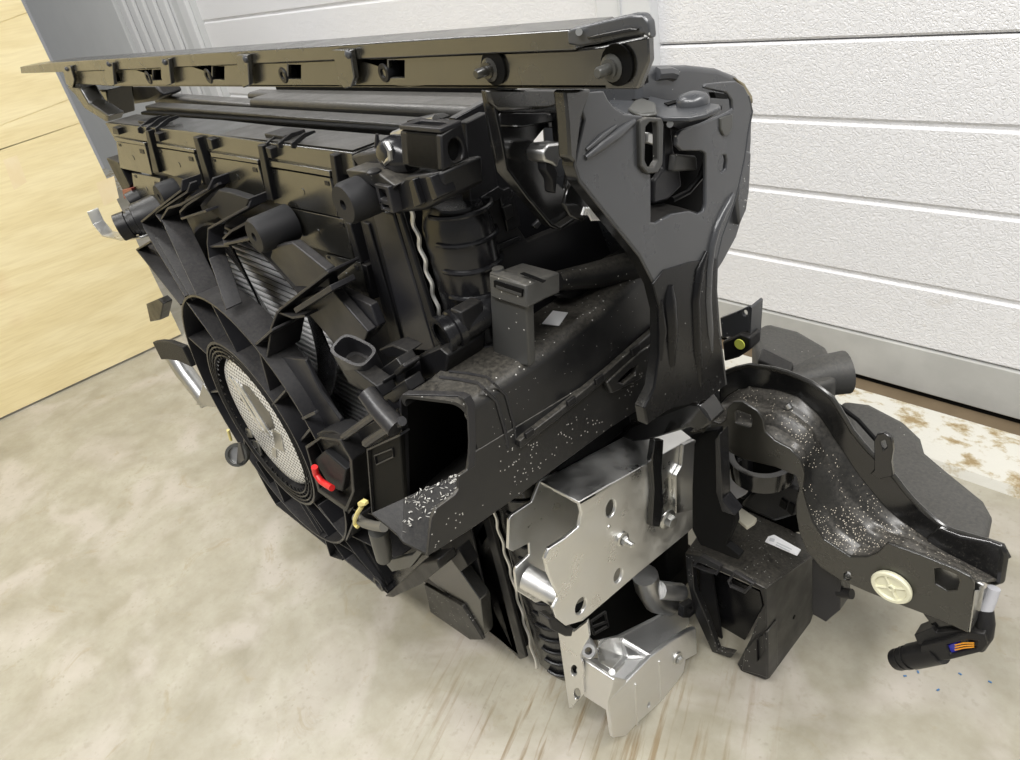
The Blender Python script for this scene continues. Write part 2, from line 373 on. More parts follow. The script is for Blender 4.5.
# ------------------------------------------------------------------ setting
YD = 1.398
fl = MB().box((-6, 2.2), (-2.6, YD+.5), (-.06, 0)).out('floor', MFLO); tag(fl, kind='structure')
def door(name, x0, x1, joints, top):
    """sectional door: each section is a profiled steel panel"""
    root = None
    for i in range(len(joints)-1):
        za, zb, ribs = joints[i][0], joints[i+1][0], joints[i][1]
        prof = [(0, za+.003), (.004, za)]
        prof = [(YD+.004, za+.0015), (YD, za+.006)]
        for r in ribs:
            prof += [(YD, r-.006), (YD+.006, r-.001), (YD+.006, r+.004), (YD, r+.010)]
        prof += [(YD, zb-.006), (YD+.004, zb-.0015), (YD+.04, zb-.0015), (YD+.04, za+.0015)]
        mb = MB().loft([[(x0, y, z) for y, z in prof], [(x1, y, z) for y, z in prof]])
        o = mb.out(name if root is None else 'door_section', MDR, root)
        if root is None: root = tag(o, kind='structure')
    return root
J = [(.138, (.274, .436, .586)), (.735, (.890, 1.045, 1.200)), (1.345, (1.50, 1.655, 1.81)), (1.95, (2.10,)), (2.35, ())]
d1 = door('door_1', -1.02, 2.2, J, 2.35)
d2 = door('door_2', -3.42, -1.17, J, 2.35)
for d, x0, x1 in ((d1, -1.02, 2.2), (d2, -3.42, -1.17)):
    MB().box((x0, x1), (YD-.004, YD+.04), (.034, .137)).out('bottom_rail', MSEAL, d, .002)
    MB().box((x0, x1), (YD+.004, YD+.03), (.016, .034)).out('rubber_seal', MDK, d)
# post between the doors
po = MB().box((-1.17,-1.02), (YD-.028, YD+.05), (0, 2.35)).out('trim_1', MTRW, None, .003); tag(po, kind='structure')
MB().box((-1.105,-1.098), (YD-.032, YD-.027), (0, 2.35)).out('post_groove', MJAMB, po)
# left jamb, fluted frame, grey wall panel
jm = MB().box((-3.62,-3.42), (YD-.03, YD+.05), (0, 2.35)).out('trim_2', MJAMB, None, .003); tag(jm, kind='structure')
MB().box((-3.50,-3.42), (YD-.05, YD-.03), (0, 2.35)).out('jamb_strip', MTRW, jm, .003)
fr = MB().box((-4.30,-3.62), (YD-.03, YD+.05), (0, 2.35)).out('trim_3', MTRW, None, .003); tag(fr, kind='structure')
for k in range(5):
    x = -4.26 + k*.135
    MB().box((x, x+.075), (YD-.05, YD-.03), (0, 2.35)).out('flute', MTRW, fr, .006)
wl = MB().box((-6.0,-4.30), (YD-.06, YD+.05), (0, 2.6)).out('wall_back', MJAMB, None, .004); tag(wl, kind='structure')
wh = MB().box((-6.0, 2.2), (YD-.02, YD+.06), (2.35, 2.9)).out('wall_lintel', MTRW); tag(wh, kind='structure')
# threshold
si = MB().loft([[(x, 1.205, 0), (x, 1.215, .016), (x, 1.30, .030), (x, YD-.055, .034), (x, YD-.055, 0)] for x in (-6, -3, -1.5, -.8, -.4, 0, .6, 2.2)]).out('trim_4', MSIL); tag(si, kind='structure')
bs = MB().box((-6, 2.2), (YD-.055, YD+.04), (0, .020)).out('threshold_strip', MBRN, si)
# plywood sheet standing on its edge along the side of the bay
XP = -2.50
e_top = P(20.5, 0, x=XP); e_mid = P(98, 160, x=XP); ye = (e_top.y+e_mid.y)/2
ply = MB().box((XP-.018, XP-.0015), (-2.0, ye), (.008, 1.60)).out('plywood_sheet', MPLY, None, .0008)
tag(ply, 'tall pale yellow plywood sheet standing on the concrete floor', 'plywood')
def vline(px, py, qx, qy):
    a = P(px, py, x=XP); b = P(qx, qy, x=XP); k = (b.z-a.z)/(b.y-a.y); return lambda y: a.z + k*(y-a.y)
seams = [lambda y: .008, vline(0,149.5,80,123), vline(0,125.7,68,100), vline(0,22.6,26,13), lambda y: 1.6]
for i in range(4):
    a, b = seams[i], seams[i+1]; g0 = .0010 if i else 0; g1 = .0010 if i < 3 else 0
    y0 = -1.0
    MB().prism([(XP-.0016, y0, a(y0)+g0), (XP-.0016, ye, a(ye)+g0), (XP-.0016, ye, b(ye)-g1), (XP-.0016, y0, b(y0)-g1)], (.0016,0,0)).out('veneer_strip', MPLY, ply)

MKN = mat('knot_patch', (.77,.635,.385), .55, var=.15, vscale=20)
for q in ([(96,183),(114,176),(119,198),(104,206)], [(3,160),(17,155),(27,182),(14,190)]):
    MB().prism(PX(q, x=XP+.0002), (-.001,0,0)).out('knot_patch', MKN, ply)

# ------------------------------------------------------------------ the front end assembly
root = bpy.data.objects.new('car_front_end', None); col.objects.link(root); root.location = (-.9, .5, 0)
tag(root, 'black car front end assembly with radiator fan, crossbar and aluminium brackets standing on concrete floor', 'car part')
R_ = root
def sub(o): return o
# ---------------- upper crossbar
YB = .37
def rect_px(cx, cy, w_, h_, y, sk=0):
    return PX([(cx-w_/2-sk, cy-h_/2), (cx+w_/2-sk, cy-h_/2), (cx+w_/2+sk, cy+h_/2), (cx-w_/2+sk, cy+h_/2)], y=y)
holes = [(118,77,8,9),(157,75,9,10),(218,73,12,13),(294,72,13,14),(396,69,16,17)]
mb = MB()
mb.prism(PX([(62,72),(173,67),(333,60),(470,54),(575,50),(600,47),(636,39),(648,37),(649,62),(638,89.5),(500,89),(340,87.5),(107,86),(74,84)], y=YB), (0,.006,0),
         holes=[rect_px(a,b,c,d,YB) for a,b,c,d in holes])
mb.prism(PX([(20,67),(55,62.5),(300,47.5),(575,29),(575,50.5),(333,60.5),(173,67.5),(37,73),(21,73.5)], y=YB-.004), (0,.040,0))
bar = mb.out('upper_crossbar', MBAR, R_, .0012)
# closed rear web of the bar and its lower lip
MB().prism(PX([(70,70),(575,34),(640,34),(645,84),(500,86),(340,85),(110,84)], y=YB+.030), (0,.004,0)).out('rear_web', MDK, bar)
a = P(110,86,y=YB); b = P(606,88.5,y=YB)
MB().prism([a, b, b+V((0,.034,0)), a+V((0,.034,0))], (0,0,.002)).out('lower_lip', MST, bar)
# end cap with a pressed lip
mb = MB().prism(PX([(567,31),(573,28),(632,14),(642,14),(648,22),(650,40),(644,35),(622,38),(598,44),(580,47),(568,45)], y=YB-.010), (0,.007,0))
mb.out('end_cap', MTG, bar, .0015)
MB().prism(PX([(586,37),(630,28),(637,29),(636,31),(588,40)], y=YB-.0125), (0,.004,0)).out('end_cap_slot', MST, bar, .0008)
MB().tube([P(579,32,y=YB-.014), P(579,32,y=YB-.006)], .0022, 12).out('end_cap_rivet', MZN, bar, smooth=True)
for i, (cx, cy, w_, h_) in enumerate(holes):
    c = P(cx-w_*.05, cy+.5, y=YB+.012); r = (P(cx+w_/2,cy,y=YB)-P(cx-w_/2,cy,y=YB)).length*.26; r = min(max(r, .008), .0105)
    MB().lathe(c, (0,-1,0), [(0,0),(0,r),(.0125,r),(.0135,r*.9),(.0135,r*.5),(.008,r*.5),(.008,0)], 20).out('boss', MP, bar, smooth=True)
for cx, cy in ((484,71),(606,69)):
    c = P(cx+8, cy-2, y=YB)
    o = MB().lathe(c, (0,-1,0), [(-.004,0),(-.004,.0085),(.003,.0085),(.004,.006),(.006,.006),(.006,.0036),(.015,.0036),(.0165,.0026),(.0165,0)], 16).out('stud', MCLR if cx > 600 else MBR, bar, smooth=True)
    MB().lathe(c+V((.004,-.001,.0015)), (0,-1,0), [(0,0),(0,.0125),(.0015,.0125),(.0015,0)], 20).out('stud_pad', MDK, bar)
# clip tabs with rivets
for pts, rv in (([(62,67),(70,66),(74,80),(72,88),(66,84)], (67,69)), ([(104,64),(112,63),(114,85),(108,86),(105,78)], (109,64)),
                ([(160,60),(168,59),(171,84),(166,86),(161,78)], (165,62)), ([(236,55),(247,55),(249,85),(243,88),(239,80)], (246,59)),
                ([(331,50),(350,50),(354,78),(351,87),(344,89),(338,80),(335,64)], (349,54))):
    t = MB().prism(PX(pts, y=YB-.010), (0,.006,0)).out('clip_tab', MBAR, bar, .001)
    MB().lathe(P(rv[0], rv[1], y=YB-.010), (0,-1,0), [(0,.0055)], 4) if False else MB().lathe(P(rv[0], rv[1], y=YB-.010), (0,-1,0), [(0,.0040),(.002,.0038),(.0035,.0022),(.004,0)], 14).out('rivet', MTG, bar, smooth=True)

# ---------------- shroud header, flaps
YH = .352
hd = MB().prism(PX([(105,123),(185,131),(262,142),(352,153),(356,176),(257,160),(155,143),(113,137)], y=YH), (0,.055,0)).out('header_rail', MFL, R_, .0012)
MB().prism([p+V((0,.004,.0008)) for p in (lambda a,b: [a,b,b+V((0,.048,0)),a+V((0,.048,0))])(P(107,123.3,y=YH), P(350,152.7,y=YH))], (0,0,.0006)).out('header_top', MTOP, hd)
flaps = [[(116,141.6),(145,146),(152,175),(120,168)], [(156.5,147.6),(194,153.6),(204,185),(162.5,173)],
         [(210.5,157),(258,164.5),(267.4,200.7),(214.7,187)], [(270,168),(330,178),(337.6,217),(274,203)],
         [(283,207),(345,219.7),(354,260),(290.5,241)], [(325,254),(360,262.5),(370,299),(329,284)], [(131.7,173),(160,178.5),(160,207),(135,197)]]
for f in flaps:
    fp = MB().prism(PX(f, y=YH-.001), (0,.005,0)).out('air_flap', MFL, hd, .0006)
    (ax, ay), (bx, by), (cx, cy), (dx, dy) = f
    mx, my = (ax+bx+cx+dx)/4, (ay+by+cy+dy)/4
    MB().lathe(P(mx, my, y=YH-.001), (0,-1,0), [(0,.004),(.0006,.004),(.0006,0)], 10).out('flap_pip', MFL, hd)
    MB().prism(PX([(bx-6,by+3),(bx-2,by+4),(bx-1,by+8),(bx-5,by+7)], y=YH-.0018), (0,.003,0)).out('flap_hinge', MP, hd)
    MB().prism(PX([(ax+2,ay+2),(ax+4,ay+2.5),(ax+5,ay+5),(ax+3,ay+4.5)], y=YH-.0018), (0,.003,0)).out('flap_hinge', MP, hd)
# long hinge ledge under the header
for seg in ([(113,137),(144,143),(145,146),(115,141)], [(156,143),(194,150),(194,153),(157,147)], [(210,152),(257,160),(258,164),(211,157)], [(268,160),(329,171),(330,177),(270,167)]):
    MB().prism(PX(seg, y=YH-.004), (0,.02,0)).out('hinge_ledge', MFL, hd, .0008)
# dark fins between the flaps
for seg in ([(145,131),(148,131),(159,173),(153,173)], [(192.5,137),(197,138),(212,186),(206,186)], [(257,145),(262,146),(273,201),(267,200)], [(329,154),(334,156),(343,219),(338,217)],
            [(112,127),(117,128.5),(119,135),(113,134)], [(154,132.5),(158,134),(160,142),(156,141)], [(206,138),(211,140),(213,150),(209,149)], [(265,147),(270,149),(272,159),(268,158)],
            [(345,222),(350,224),(362,263),(356,262)], [(361,264),(366,266),(374,300),(370,299)]):
    MB().prism(PX(seg, y=YH-.008), (0,.014,0)).out('header_fin', MP, hd, .001)
# clips over the header top
def strap(cx, cy, s):
    o = None
    for k, off in enumerate((-16, -5, 7)):
        pts = [(cx+off*s, cy+9), (cx+off*s-1, cy+4), (cx+off*s+4, cy), (cx+off*s+12, cy-6), (cx+off*s+22, cy-9), (cx+off*s+24, cy-7), (cx+off*s+14, cy-2), (cx+off*s+7, cy+4), (cx+off*s+6, cy+10)]
        MB().prism(PX(pts, x=P(cx+off*s, cy, y=YH).x), (.004,0,0)).out('strap_clip', MP, hd, .0006)
    a = P(cx-6, cy+1, y=YH+.012); MB().obox(a+V((0,.012,.004)), (1,0,0), (0,1,0), (0,0,1), .022*s, .014, .0025).out('strap_clip_plate', MP, hd, .001)
strap(150, 124, .75); strap(283, 139, 1.1)
zt = P(185,131,y=YH).z
# rails running across behind the header (condenser top, crash foam, bonnet channel)
def rail(name, px0, px1, y0, dy, h, mat_, bev=.002, top=None):
    a, b = P(*px0, y=y0), P(*px1, y=y0)
    mb = MB().prism([a, b, b-V((0,0,h)), a-V((0,0,h))], (0,dy,0))
    return mb.out(name, mat_, R_, bev)
rail('condenser_rail', (150,117), (398,140), .410, .008, .010, MGA, .003)
rail('condenser_core', (140,112), (398,130), .425, .012, .30, MDK)
rail('lower_cross_rail', (144,106), (440,127), .436, .03, .018, MTOP, .003)
rail('bonnet_channel', (246,99), (487,108), .472, .045, .022, MTOP, .008)
rail('bonnet_channel_cover', (245,93), (490,99), .530, .03, .02, MTOP, .006)
rail('inner_rail', (152,96), (250,104), .485, .03, .016, MTOP, .004)
MB().box((-1.20,-.64), (.57,.60), (.70,.875)).out('front_cover', MDK, R_, .004)
# ---------------- radiator: core, end tank, seams, outlet
XT = -.585; YT = .385
core = MB().box((-1.38, XT-.004), (.372, .40), (.07, .80)).out('radiator_core', MP, R_)
mb = MB()
for k in range(68):
    z = .075 + k*.0106; mb.box((-1.37, XT-.01 if z > .55 else -.74), (.3665, .3715), (z, z+.0040))
tag(mb.out('cooling_tubes', MALU_F, core), kind='stuff')
# end tank as a D shaped column with hoops, leaning slightly like the seam
def seam_p(s): return P(412+125*s, 216+452*s, y=.348+.037*s)
S_ = [seam_p(k/60) for k in range(61)]
def tank_c(z):
    q = min(S_, key=lambda p: abs(p.z-z)); return V((q.x+.030, q.y+.034, z))
rings = []
for z in (.03, .05, .2, .4, .6, .70, .78, .80):
    c = tank_c(z); rr = .029 if .04 < z < .79 else .022
    rings.append([c + V((-.027, -rr, 0))] + [c + V((math.cos(a)*(rr+.004)-.004, math.sin(a)*rr, 0)) for a in [math.radians(-90+k*15) for k in range(13)]] + [c + V((-.027, rr, 0))])
tk = MB().loft(rings).out('end_tank', MPS, R_, .0, smooth=True)
for k in range(28):
    z = .055 + k*.0285
    if z > .80: break
    c = tank_c(z); pts = [c + V((math.cos(a)*.0345-.004, math.sin(a)*.0305, 0)) for a in [math.radians(-95+k2*13) for k2 in range(15)]]
    MB().tube(pts, .0026, 8).out('tank_hoop', MPS, tk, smooth=True)
pts = []
for k in range(200):
    q = seam_p(-.02+1.02*k/199); pts.append(V((q.x + .0022*math.sin(k*.62), q.y, q.z)))
MB().tube(pts, .0022, 6).out('crimp_seam', mat('crimp_metal', (.75,.74,.70), .4, .6), tk, smooth=True)
# outlet pipe
c0 = P(441,336,y=.322); c1 = c0 + V((.012,.075,.006))
MB().lathe(c0, (c1-c0), [(0,.013),(0,.019),(.006,.019),(.007,.0165),(.012,.0165),(.013,.019),(.020,.019),(.021,.0165),(.06,.0165),(.085,.02)], 24).out('outlet_pipe', MPS, tk, smooth=True)
MB().lathe(c0+V((0,.004,0)), (c1-c0), [(0,0),(0,.013)], 20).out('outlet_bore', MDK, tk)
MB().obox(c0+V((.012,.028,.012)), (1,0,0), (0,1,0), (0,0,1), .008, .014, .012).out('outlet_clip', MP, tk, .002)
# vertical side plates left of the seam
side = MB().prism(PX([(352,190),(376,196),(440,470),(425,485)], y=.350), (0,.02,0)).out('shroud_side_plate', MP, R_, .002)
MB().prism(PX([(371,208),(393,214),(436,352),(407,350)], y=.345), (0,.006,0)).out('side_cover', MPG, side, .002)
MB().prism(PX([(395,212),(400,213),(443,350),(436,352)], y=.345), (0,.005,0)).out('side_strip', MP, side, .0015)
MB().prism(PX([(404,364),(440,348),(448,356),(446,372),(412,385)], y=.315), (0,.05,0)).out('side_foot', MP, side, .002)
MB().prism(PX([(362,222),(368,224),(404,350),(398,350)], y=.347), (0,.006,0)).out('side_strip', MP, side, .001)
# lower side of the radiator below the duct
low = MB().prism(PX([(425,585),(470,545),(484,520),(494,545),(526,658),(520,660),(500,640)], y=.372), (0,.006,0)).out('lower_shroud', MPD, R_, .002)
MB().prism(PX([(424,584),(462,606),(483,640),(470,640),(430,612)], y=.332), (0,.006,0)).out('lower_flap', MPD, low, .0015)
MB().prism(PX([(424,575),(450,557),(480,600),(484,636),(468,612)], y=.337), (0,.02,0)).out('lower_flap', MFL, low, .0015)
MB().prism(PX([(483,522),(489,518),(526,658),(518,650)], y=.366), (0,.006,0)).out('lower_strip', MP, low, .001)
MB().prism(PX([(448,556),(458,548),(468,566),(460,572)], y=.325), (0,.02,0)).out('lower_latch', MP, low, .001)
# ---------------- corner block with hole
xb = P(443,150,y=.335).x
cb = MB()
f = PX([(441,135),(462,122),(470,158),(443,171)], x=xb)
hc = P(456,150,x=xb)
hole = [hc + V((0, math.cos(a)*.0075, math.sin(a)*.009)) for a in [2*math.pi*k/14 for k in range(14)]]
cb.prism(f, (-.055,0,0), holes=[hole])
blk = cb.out('corner_block', MP, R_, .0015)
MB().prism([p+V((-.006,0,0)) for p in f], (-.04,0,0)).out('corner_block_core', MDK, blk)
z0 = P(441,135,x=xb).z+.001; ya = P(441,135,x=xb).y; yb = P(462,122,x=xb).y
MB().prism([(xb,ya,z0),(xb,yb,z0),(xb-.055,yb,z0),(xb-.055,ya,z0)], (0,0,.004), holes=[[(xb-.008,ya+.006,z0),(xb-.008,yb-.006,z0),(xb-.046,yb-.006,z0),(xb-.046,ya+.006,z0)]]).out('corner_block_frame', MPG, blk, .001)
MB().prism(PX([(389,196),(405,177),(441,172),(444,200),(424,211),(391,214)], y=.328), (0,.045,0)).out('corner_housing', MP, blk, .003)
MB().prism(PX([(345,170),(378,173),(395,186),(389,196),(368,184),(349,178)], y=.322), (0,.04,0)).out('corner_shelf', MPD, blk, .0015)
for q in ([(374,184),(388,187),(394,214),(381,210)], ):
    MB().prism(PX(q, y=.318), (0,.03,0), holes=[PX([(377.5,188.5),(385,190),(387.5,201),(380,199)], y=.318), PX([(381,204),(388.5,205.5),(390,210),(383,208.5)], y=.318)]).out('corner_window', MPG, blk, .0008)
MB().prism(PX([(376.5,187),(389,190),(392,212),(381,209)], y=.324), (0,.01,0)).out('corner_window_back', MDK, blk)
MB().prism(PX([(408,182),(413,179),(421,205),(414,208)], y=.322), (0,.02,0)).out('corner_rib', MPS, blk, .001)
MB().prism(PX([(425,178),(430,176),(438,198),(432,202)], y=.320), (0,.02,0)).out('corner_rib', MPS, blk, .001)
MB().lathe(P(374,173,y=.322), (0,0,1), [(0,.007),(.002,.007),(.004,.004),(.004,0)], 14).out('corner_screw', MP, blk, smooth=True)
# rubber cap, grey hose ends at the corner
c = P(397,153,y=.345)
MB().lathe(c+V((-.02,0,0)), (1,.15,-.15), [(0,0),(.002,.012),(.012,.017),(.026,.017),(.036,.012),(.04,0)], 20).out('sealing_cap', MPS, blk, smooth=True)
MB().tube(PX([(386,143),(390,150),(391,158),(386,163),(383,158)], y=.333), .0028, 8).out('hose_loop', MGA, blk, smooth=True)
MB().tube(PX([(394,136),(410,130),(425,122),(436,120)], y=.36), .0042, 8).out('cable_sleeve', MGA, blk, smooth=True)
MB().tube(PX([(396,141),(412,132),(428,126),(445,123)], y=.36), .0036, 8).out('cable_sleeve', MPG, blk, smooth=True)
MB().prism(PX([(406,121),(425,117),(434,116),(441,119),(438,121),(425,121),(408,124)], y=.40), (0,.012,0)).out('cable_clip', MP, blk, .001)
MB().prism(PX([(350,156),(358,153),(376,150),(392,160),(386,176),(360,170)], y=.345), (0,.04,0)).out('header_end', MPG, blk, .003)
MB().tube([P(377,150,y=.36), P(377,134,y=.36)], [.003,.0015], 8).out('header_pin', MPG, blk, smooth=True)
# ---------------- dark air guide wall to the right of the tank
xg = -.500
gw = MB().prism(PX([(466,123),(488,112),(492,140),(500,200),(528,242),(600,212),(668,330),(620,372),(500,380),(478,330)], x=xg), (-.012,0,0)).out('air_guide_wall', MP, R_, .001)
for q in ([(481,197),(499,186),(504,190),(510,187),(512,192),(487,206),(493,230),(488,218)], [(500,197),(513,190),(519,212),(521,226),(508,232)], [(494,246),(520,236),(523,239),(498,252),(500,268),(497,262)], [(533,226),(545,214),(546,218),(537,230)]):
    MB().prism(PX(q, x=xg+.003), (-.004,0,0)).out('guide_relief', MPS, gw, .0008)
MB().prism(PX([(503,208),(512,204),(514,216),(507,221)], x=xg+.006), (-.004,0,0)).out('guide_latch', MP, gw, .0008)
MB().prism(PX([(462,124),(486,120),(500,200),(508,206),(500,330),(478,330)], x=xg-.03), (-.01,0,0)).out('guide_back', MPS, gw, .001)
MB().prism(PX([(455,118),(488,100),(540,92),(580,92),(600,215),(530,250),(480,330)], x=-.545), (-.01,0,0), holes=[PX([(530,128),(556,122),(560,170),(540,168)], x=-.545)]).out('guide_inner_wall', MPS, gw, .001)
# ---------------- fan shroud
CX, CZ = -.985, .418; YF = .265
def circ(r, y, n=72, cx=CX, cz=CZ, a0=0, a1=360):
    return [V((cx+r*math.cos(math.radians(a0+(a1-a0)*k/n)), y, cz+r*math.sin(math.radians(a0+(a1-a0)*k/n)))) for k in range(n)]
ybk = .360
frame = PX([(137,196),(213,186),(270,204),(340,222),(372,304),(378,340),(388,344),(445,352),(450,480),(445,560),(388,597),(300,545),(250,490)], y=.335)
frame = [V((p.x, ybk, p.z)) for p in frame]
frame = [V((-1.33,ybk,.78)), V((-.66,ybk,.79)), V((-.625,ybk,.76)), V((-.60,ybk,.45)), V((-.62,ybk,.14)), V((-.70,ybk,.09)), V((-1.2,ybk,.10)), V((-1.31,ybk,.2))]
sh = MB().prism(frame, (0,.004,0), holes=[circ(.285, ybk, 64, -.985, .44)]).out('fan_shroud', MPG, R_, .001)
MB().ribbon(circ(.287, .325, 72, -.985, .44), circ(.287, ybk, 72, -.985, .44), .004, True).out('fan_opening_ring', MPG, sh, smooth=True)
def rib(pts, depth=.05, t=.0030, mat_=MPG, name='shroud_rib', back=None):
    f = [P(a, b, y=c) for a, b, c in pts]
    bk = [V((p.x, (back if back else p.y+depth), p.z)) for p in f]
    return MB().ribbon(f, bk, t).out(name, mat_, sh, .0006)
MB().ribbon(circ(.222, YF), circ(.222, YF+.045), .0035, True).out('stator_ring', MPG, sh, smooth=True)
MB().ribbon(circ(.146, YF-.003), circ(.146, YF+.035), .004, True).out('hub_ring', MPG, sh, smooth=True)
for r in (.139, .132, .125):
    MB().tube(circ(r, YF-.002)+circ(r, YF-.002)[:2], .0014, 6).out('hub_grille_ring', MP, sh, smooth=True)
for k in range(48):
    a = math.radians(k*7.5); u = V((math.cos(a), 0, math.sin(a))); c = V((CX, YF, CZ))
    MB().tube([c+u*.118, c+u*.146], .0014, 5).out('hub_grille_bar', MP, sh)
# stator vanes between hub ring and stator ring
for k in range(11):
    a = math.radians(12+k*360/11); b = a+.16
    f = [V((CX+.147*math.cos(a), YF+.002, CZ+.147*math.sin(a))), V((CX+.22*math.cos(b), YF+.002, CZ+.22*math.sin(b)))]
    MB().ribbon(f, [p+V((0,.045,0)) for p in f], .0035).out('stator_vane', MPG, sh, .0006)
MB().prism(circ(.220, YF+.042, 64), (0,.003,0), holes=[circ(.150, YF+.042, 48)]).out('stator_disc', MPG, sh)
# upper ribs traced from the top left of the shroud
rib([(182,180,.325),(181,190.5,.318),(157.4,208.5,.305),(141,222,.298),(144,229,.296),(185,297,.268)], depth=.03)
rib([(190,183,.325),(187,192,.318),(156.5,212,.306),(155.7,215,.304),(161,222,.302)], back=.335)
rib([(213,178,.330),(208,189,.320),(180,205,.308),(167.7,208.5,.302),(161,219,.298),(165,228,.293),(197.6,297.6,.266)], depth=.035)
rib([(218,184,.330),(186.5,205,.308),(179.6,212,.304),(181,219,.302),(206,211,.308)], back=.335)
rib([(251.6,197,.330),(248,207,.322),(223,220.5,.308),(208,229,.300),(207,243.6,.292),(209,259,.286),(214,273,.280),(226,310,.266)], depth=.024)
rib([(246,223,.315),(231,231,.306),(222.5,239,.300),(224,244.5,.297),(250,239,.304)], back=.332)
rib([(209,247,.293),(229,246,.300)], depth=.02)
rib([(136,250,.300),(153,240,.300)], depth=.02)
rib([(136,250,.300),(180,305,.270)], depth=.045)
rib([(155,238,.298),(192,300,.268)], depth=.05)
rib([(277,312,.285),(271,328,.278),(266.7,357,.268)], depth=.05)
rib([(277,312,.285),(292,318,.287),(305,316,.289)], depth=.02)
rib([(331,288,.290),(294.5,311,.282)], depth=.03, t=.006)
rib([(328,272,.296),(280,309,.284),(277,313,.282)], back=.335)
rib([(255,345,.266),(272,330,.272)], depth=.04)
rib([(302,419,.264),(315,413,.266)], depth=.006, t=.004)
rib([(285,391,.264),(272,405,.262)], depth=.03)
# radial vanes from the stator ring out to the opening
for deg, sw in ((-16,.04),(-38,.04),(-60,.02),(-80,.0),(-102,0),(-124,0),(-146,0),(-168,0),(170,0),(150,0)):
    a = math.radians(deg); b = a+sw
    ro = .31 if -70 < deg < 0 else .262
    f = [V((CX+.222*math.cos(a), YF+.004, CZ+.222*math.sin(a))), V((CX+ro*math.cos(b), .300, CZ+(ro-.222)*.15+ro*math.sin(b)))]
    MB().ribbon(f, [V((p.x, .335, p.z)) for p in f], .0035).out('outer_vane', MPG, sh, .0006)
MB().ribbon(circ(.262, .292, 72, CX, CZ, -235, -62), circ(.262, .345, 72, CX, CZ, -235, -62), .004).out('outer_band', MPG, sh, smooth=True)
# broad textured arms crossing the opening
def arm(pts, y, d=.01, mat_=MPG, nm='shroud_arm', bev=.0015):
    return MB().prism(PX(pts, y=y), (0,d,0)).out(nm, mat_, sh, bev)
arm([(204,206),(218,190),(228,192),(249,199),(246,208),(223,221)], .325, .012, MRB)
arm([(273,246),(292,243),(326,270),(331,288),(296,287),(270,258)], .312, .012, MPG)
arm([(296,300),(330,288),(368,332),(360,350),(336,346)], .306, .012, MPG)
arm([(370,305),(379,326),(370,338),(330,292),(329,284)], .318, .01, MPG)
arm([(253,345),(275,356),(305,360),(320,392),(340,420),(344,437),(318,432),(300,415)], .285, .006, MPG)
arm([(316,434),(322,431),(333,431),(344,437),(338,446),(322,440)], .262, .03, MRB)
arm([(316,436),(345,445),(356,470),(358,500),(348,515),(333,470)], .268, .04, MP)
# box with the motor lead
bx = MB().prism(PX([(305,446),(320,437),(340,440),(352,460),(354,492),(346,512),(318,492)], y=.252), (0,.03,0), holes=[PX([(307,449),(320.5,439),(338.5,442),(349,459),(351.5,492),(345,507),(319.5,489)], y=.252)]).out('motor_plug_box', MP, sh, .001)
MB().prism(PX([(308,449),(321,440),(338,443),(348,458),(350,492),(344,505),(320,488)], y=.279), (0,.004,0)).out('plug_box_back', MDK, sh)
MB().prism(PX([(314,460),(324,451),(346,470),(342,492),(330,487)], y=.258), (0,.02,0)).out('motor_plug', MRB, sh, .002)
MB().tube(PX([(314.5,467),(316,474),(321,481),(327,485),(332,488)], y=.248), .0046, 12).out('red_sleeve', MRD, sh, smooth=True)
# lower ribs
for q in ([(256,462,.266),(274,490,.270),(300,515,.275)], [(250,458,.27),(268,492,.275),(276,505,.277),(306,529,.28),(330,548,.28),(347,562,.283),(388,594,.288)], [(300,497,.262),(345,560,.278),(386,592,.288)], [(318,505,.262),(360,560,.280),(388,592,.288)],
          [(286,487,.264),(305,505,.268),(322,532,.270)], [(324,537,.266),(330,556,.272),(342,560,.275)], [(346,540,.262),(352,525,.258),(355,518,.258)]):
    rib(q, back=.336)
arm([(253,462),(272,498),(306,528),(347,561),(386,592),(350,545),(300,512),(258,465)], .295, .01, MP)
arm([(340,537),(356,530),(388,585),(382,592),(372,580)], .292, .02, MP)
arm([(384,597),(421,563),(437,560),(440,569),(420,585),(392,598)], .282, .03, MP, bev=.003)
arm([(380,585),(418,552),(425,540),(430,560),(400,590)], .300, .02, MPS)
MB().lathe(P(380,583,y=.283), (0,-1,0), [(0,.013),(.004,.013),(.004,.009),(.001,.007),(.001,0)], 18).out('shroud_foot_pad', MPG, sh, smooth=True)
# fan motor
fm = MB().lathe((CX, YF+.012, CZ), (0,-1,0), [(-.05,.118),(0,.118),(.006,.112),(.008,.10),(.008,0)], 56).out('fan_motor', MPF, R_, smooth=True)
yq = YF+.0035
MB().prism(PX([(243,384),(249,387),(270,414),(275,428),(268,431),(240,399)], y=yq), (0,.003,0)).out('motor_slot', MBR, fm)
for q in ([(228,377),(230,377),(263,431),(262,432.5)], [(232.5,379),(234.5,379.5),(267,432),(266,433.5)], [(237,382),(239,384),(271,436),(270,437.5)]):
    MB().prism(PX(q, y=yq-.0012), (0,.002,0)).out('motor_bar', MAL, fm)
for q in ([(272,430),(280,434),(284,452),(275,448)], [(252,440),(257,442),(262,456),(256,455)], [(245,428),(250,430),(252,438),(247,437)], [(272,448),(276,450),(276,458),(272,456)]):
    MB().prism(PX(q, y=yq-.0015), (0,.003,0)).out('motor_lug', MGA, fm, .0005)
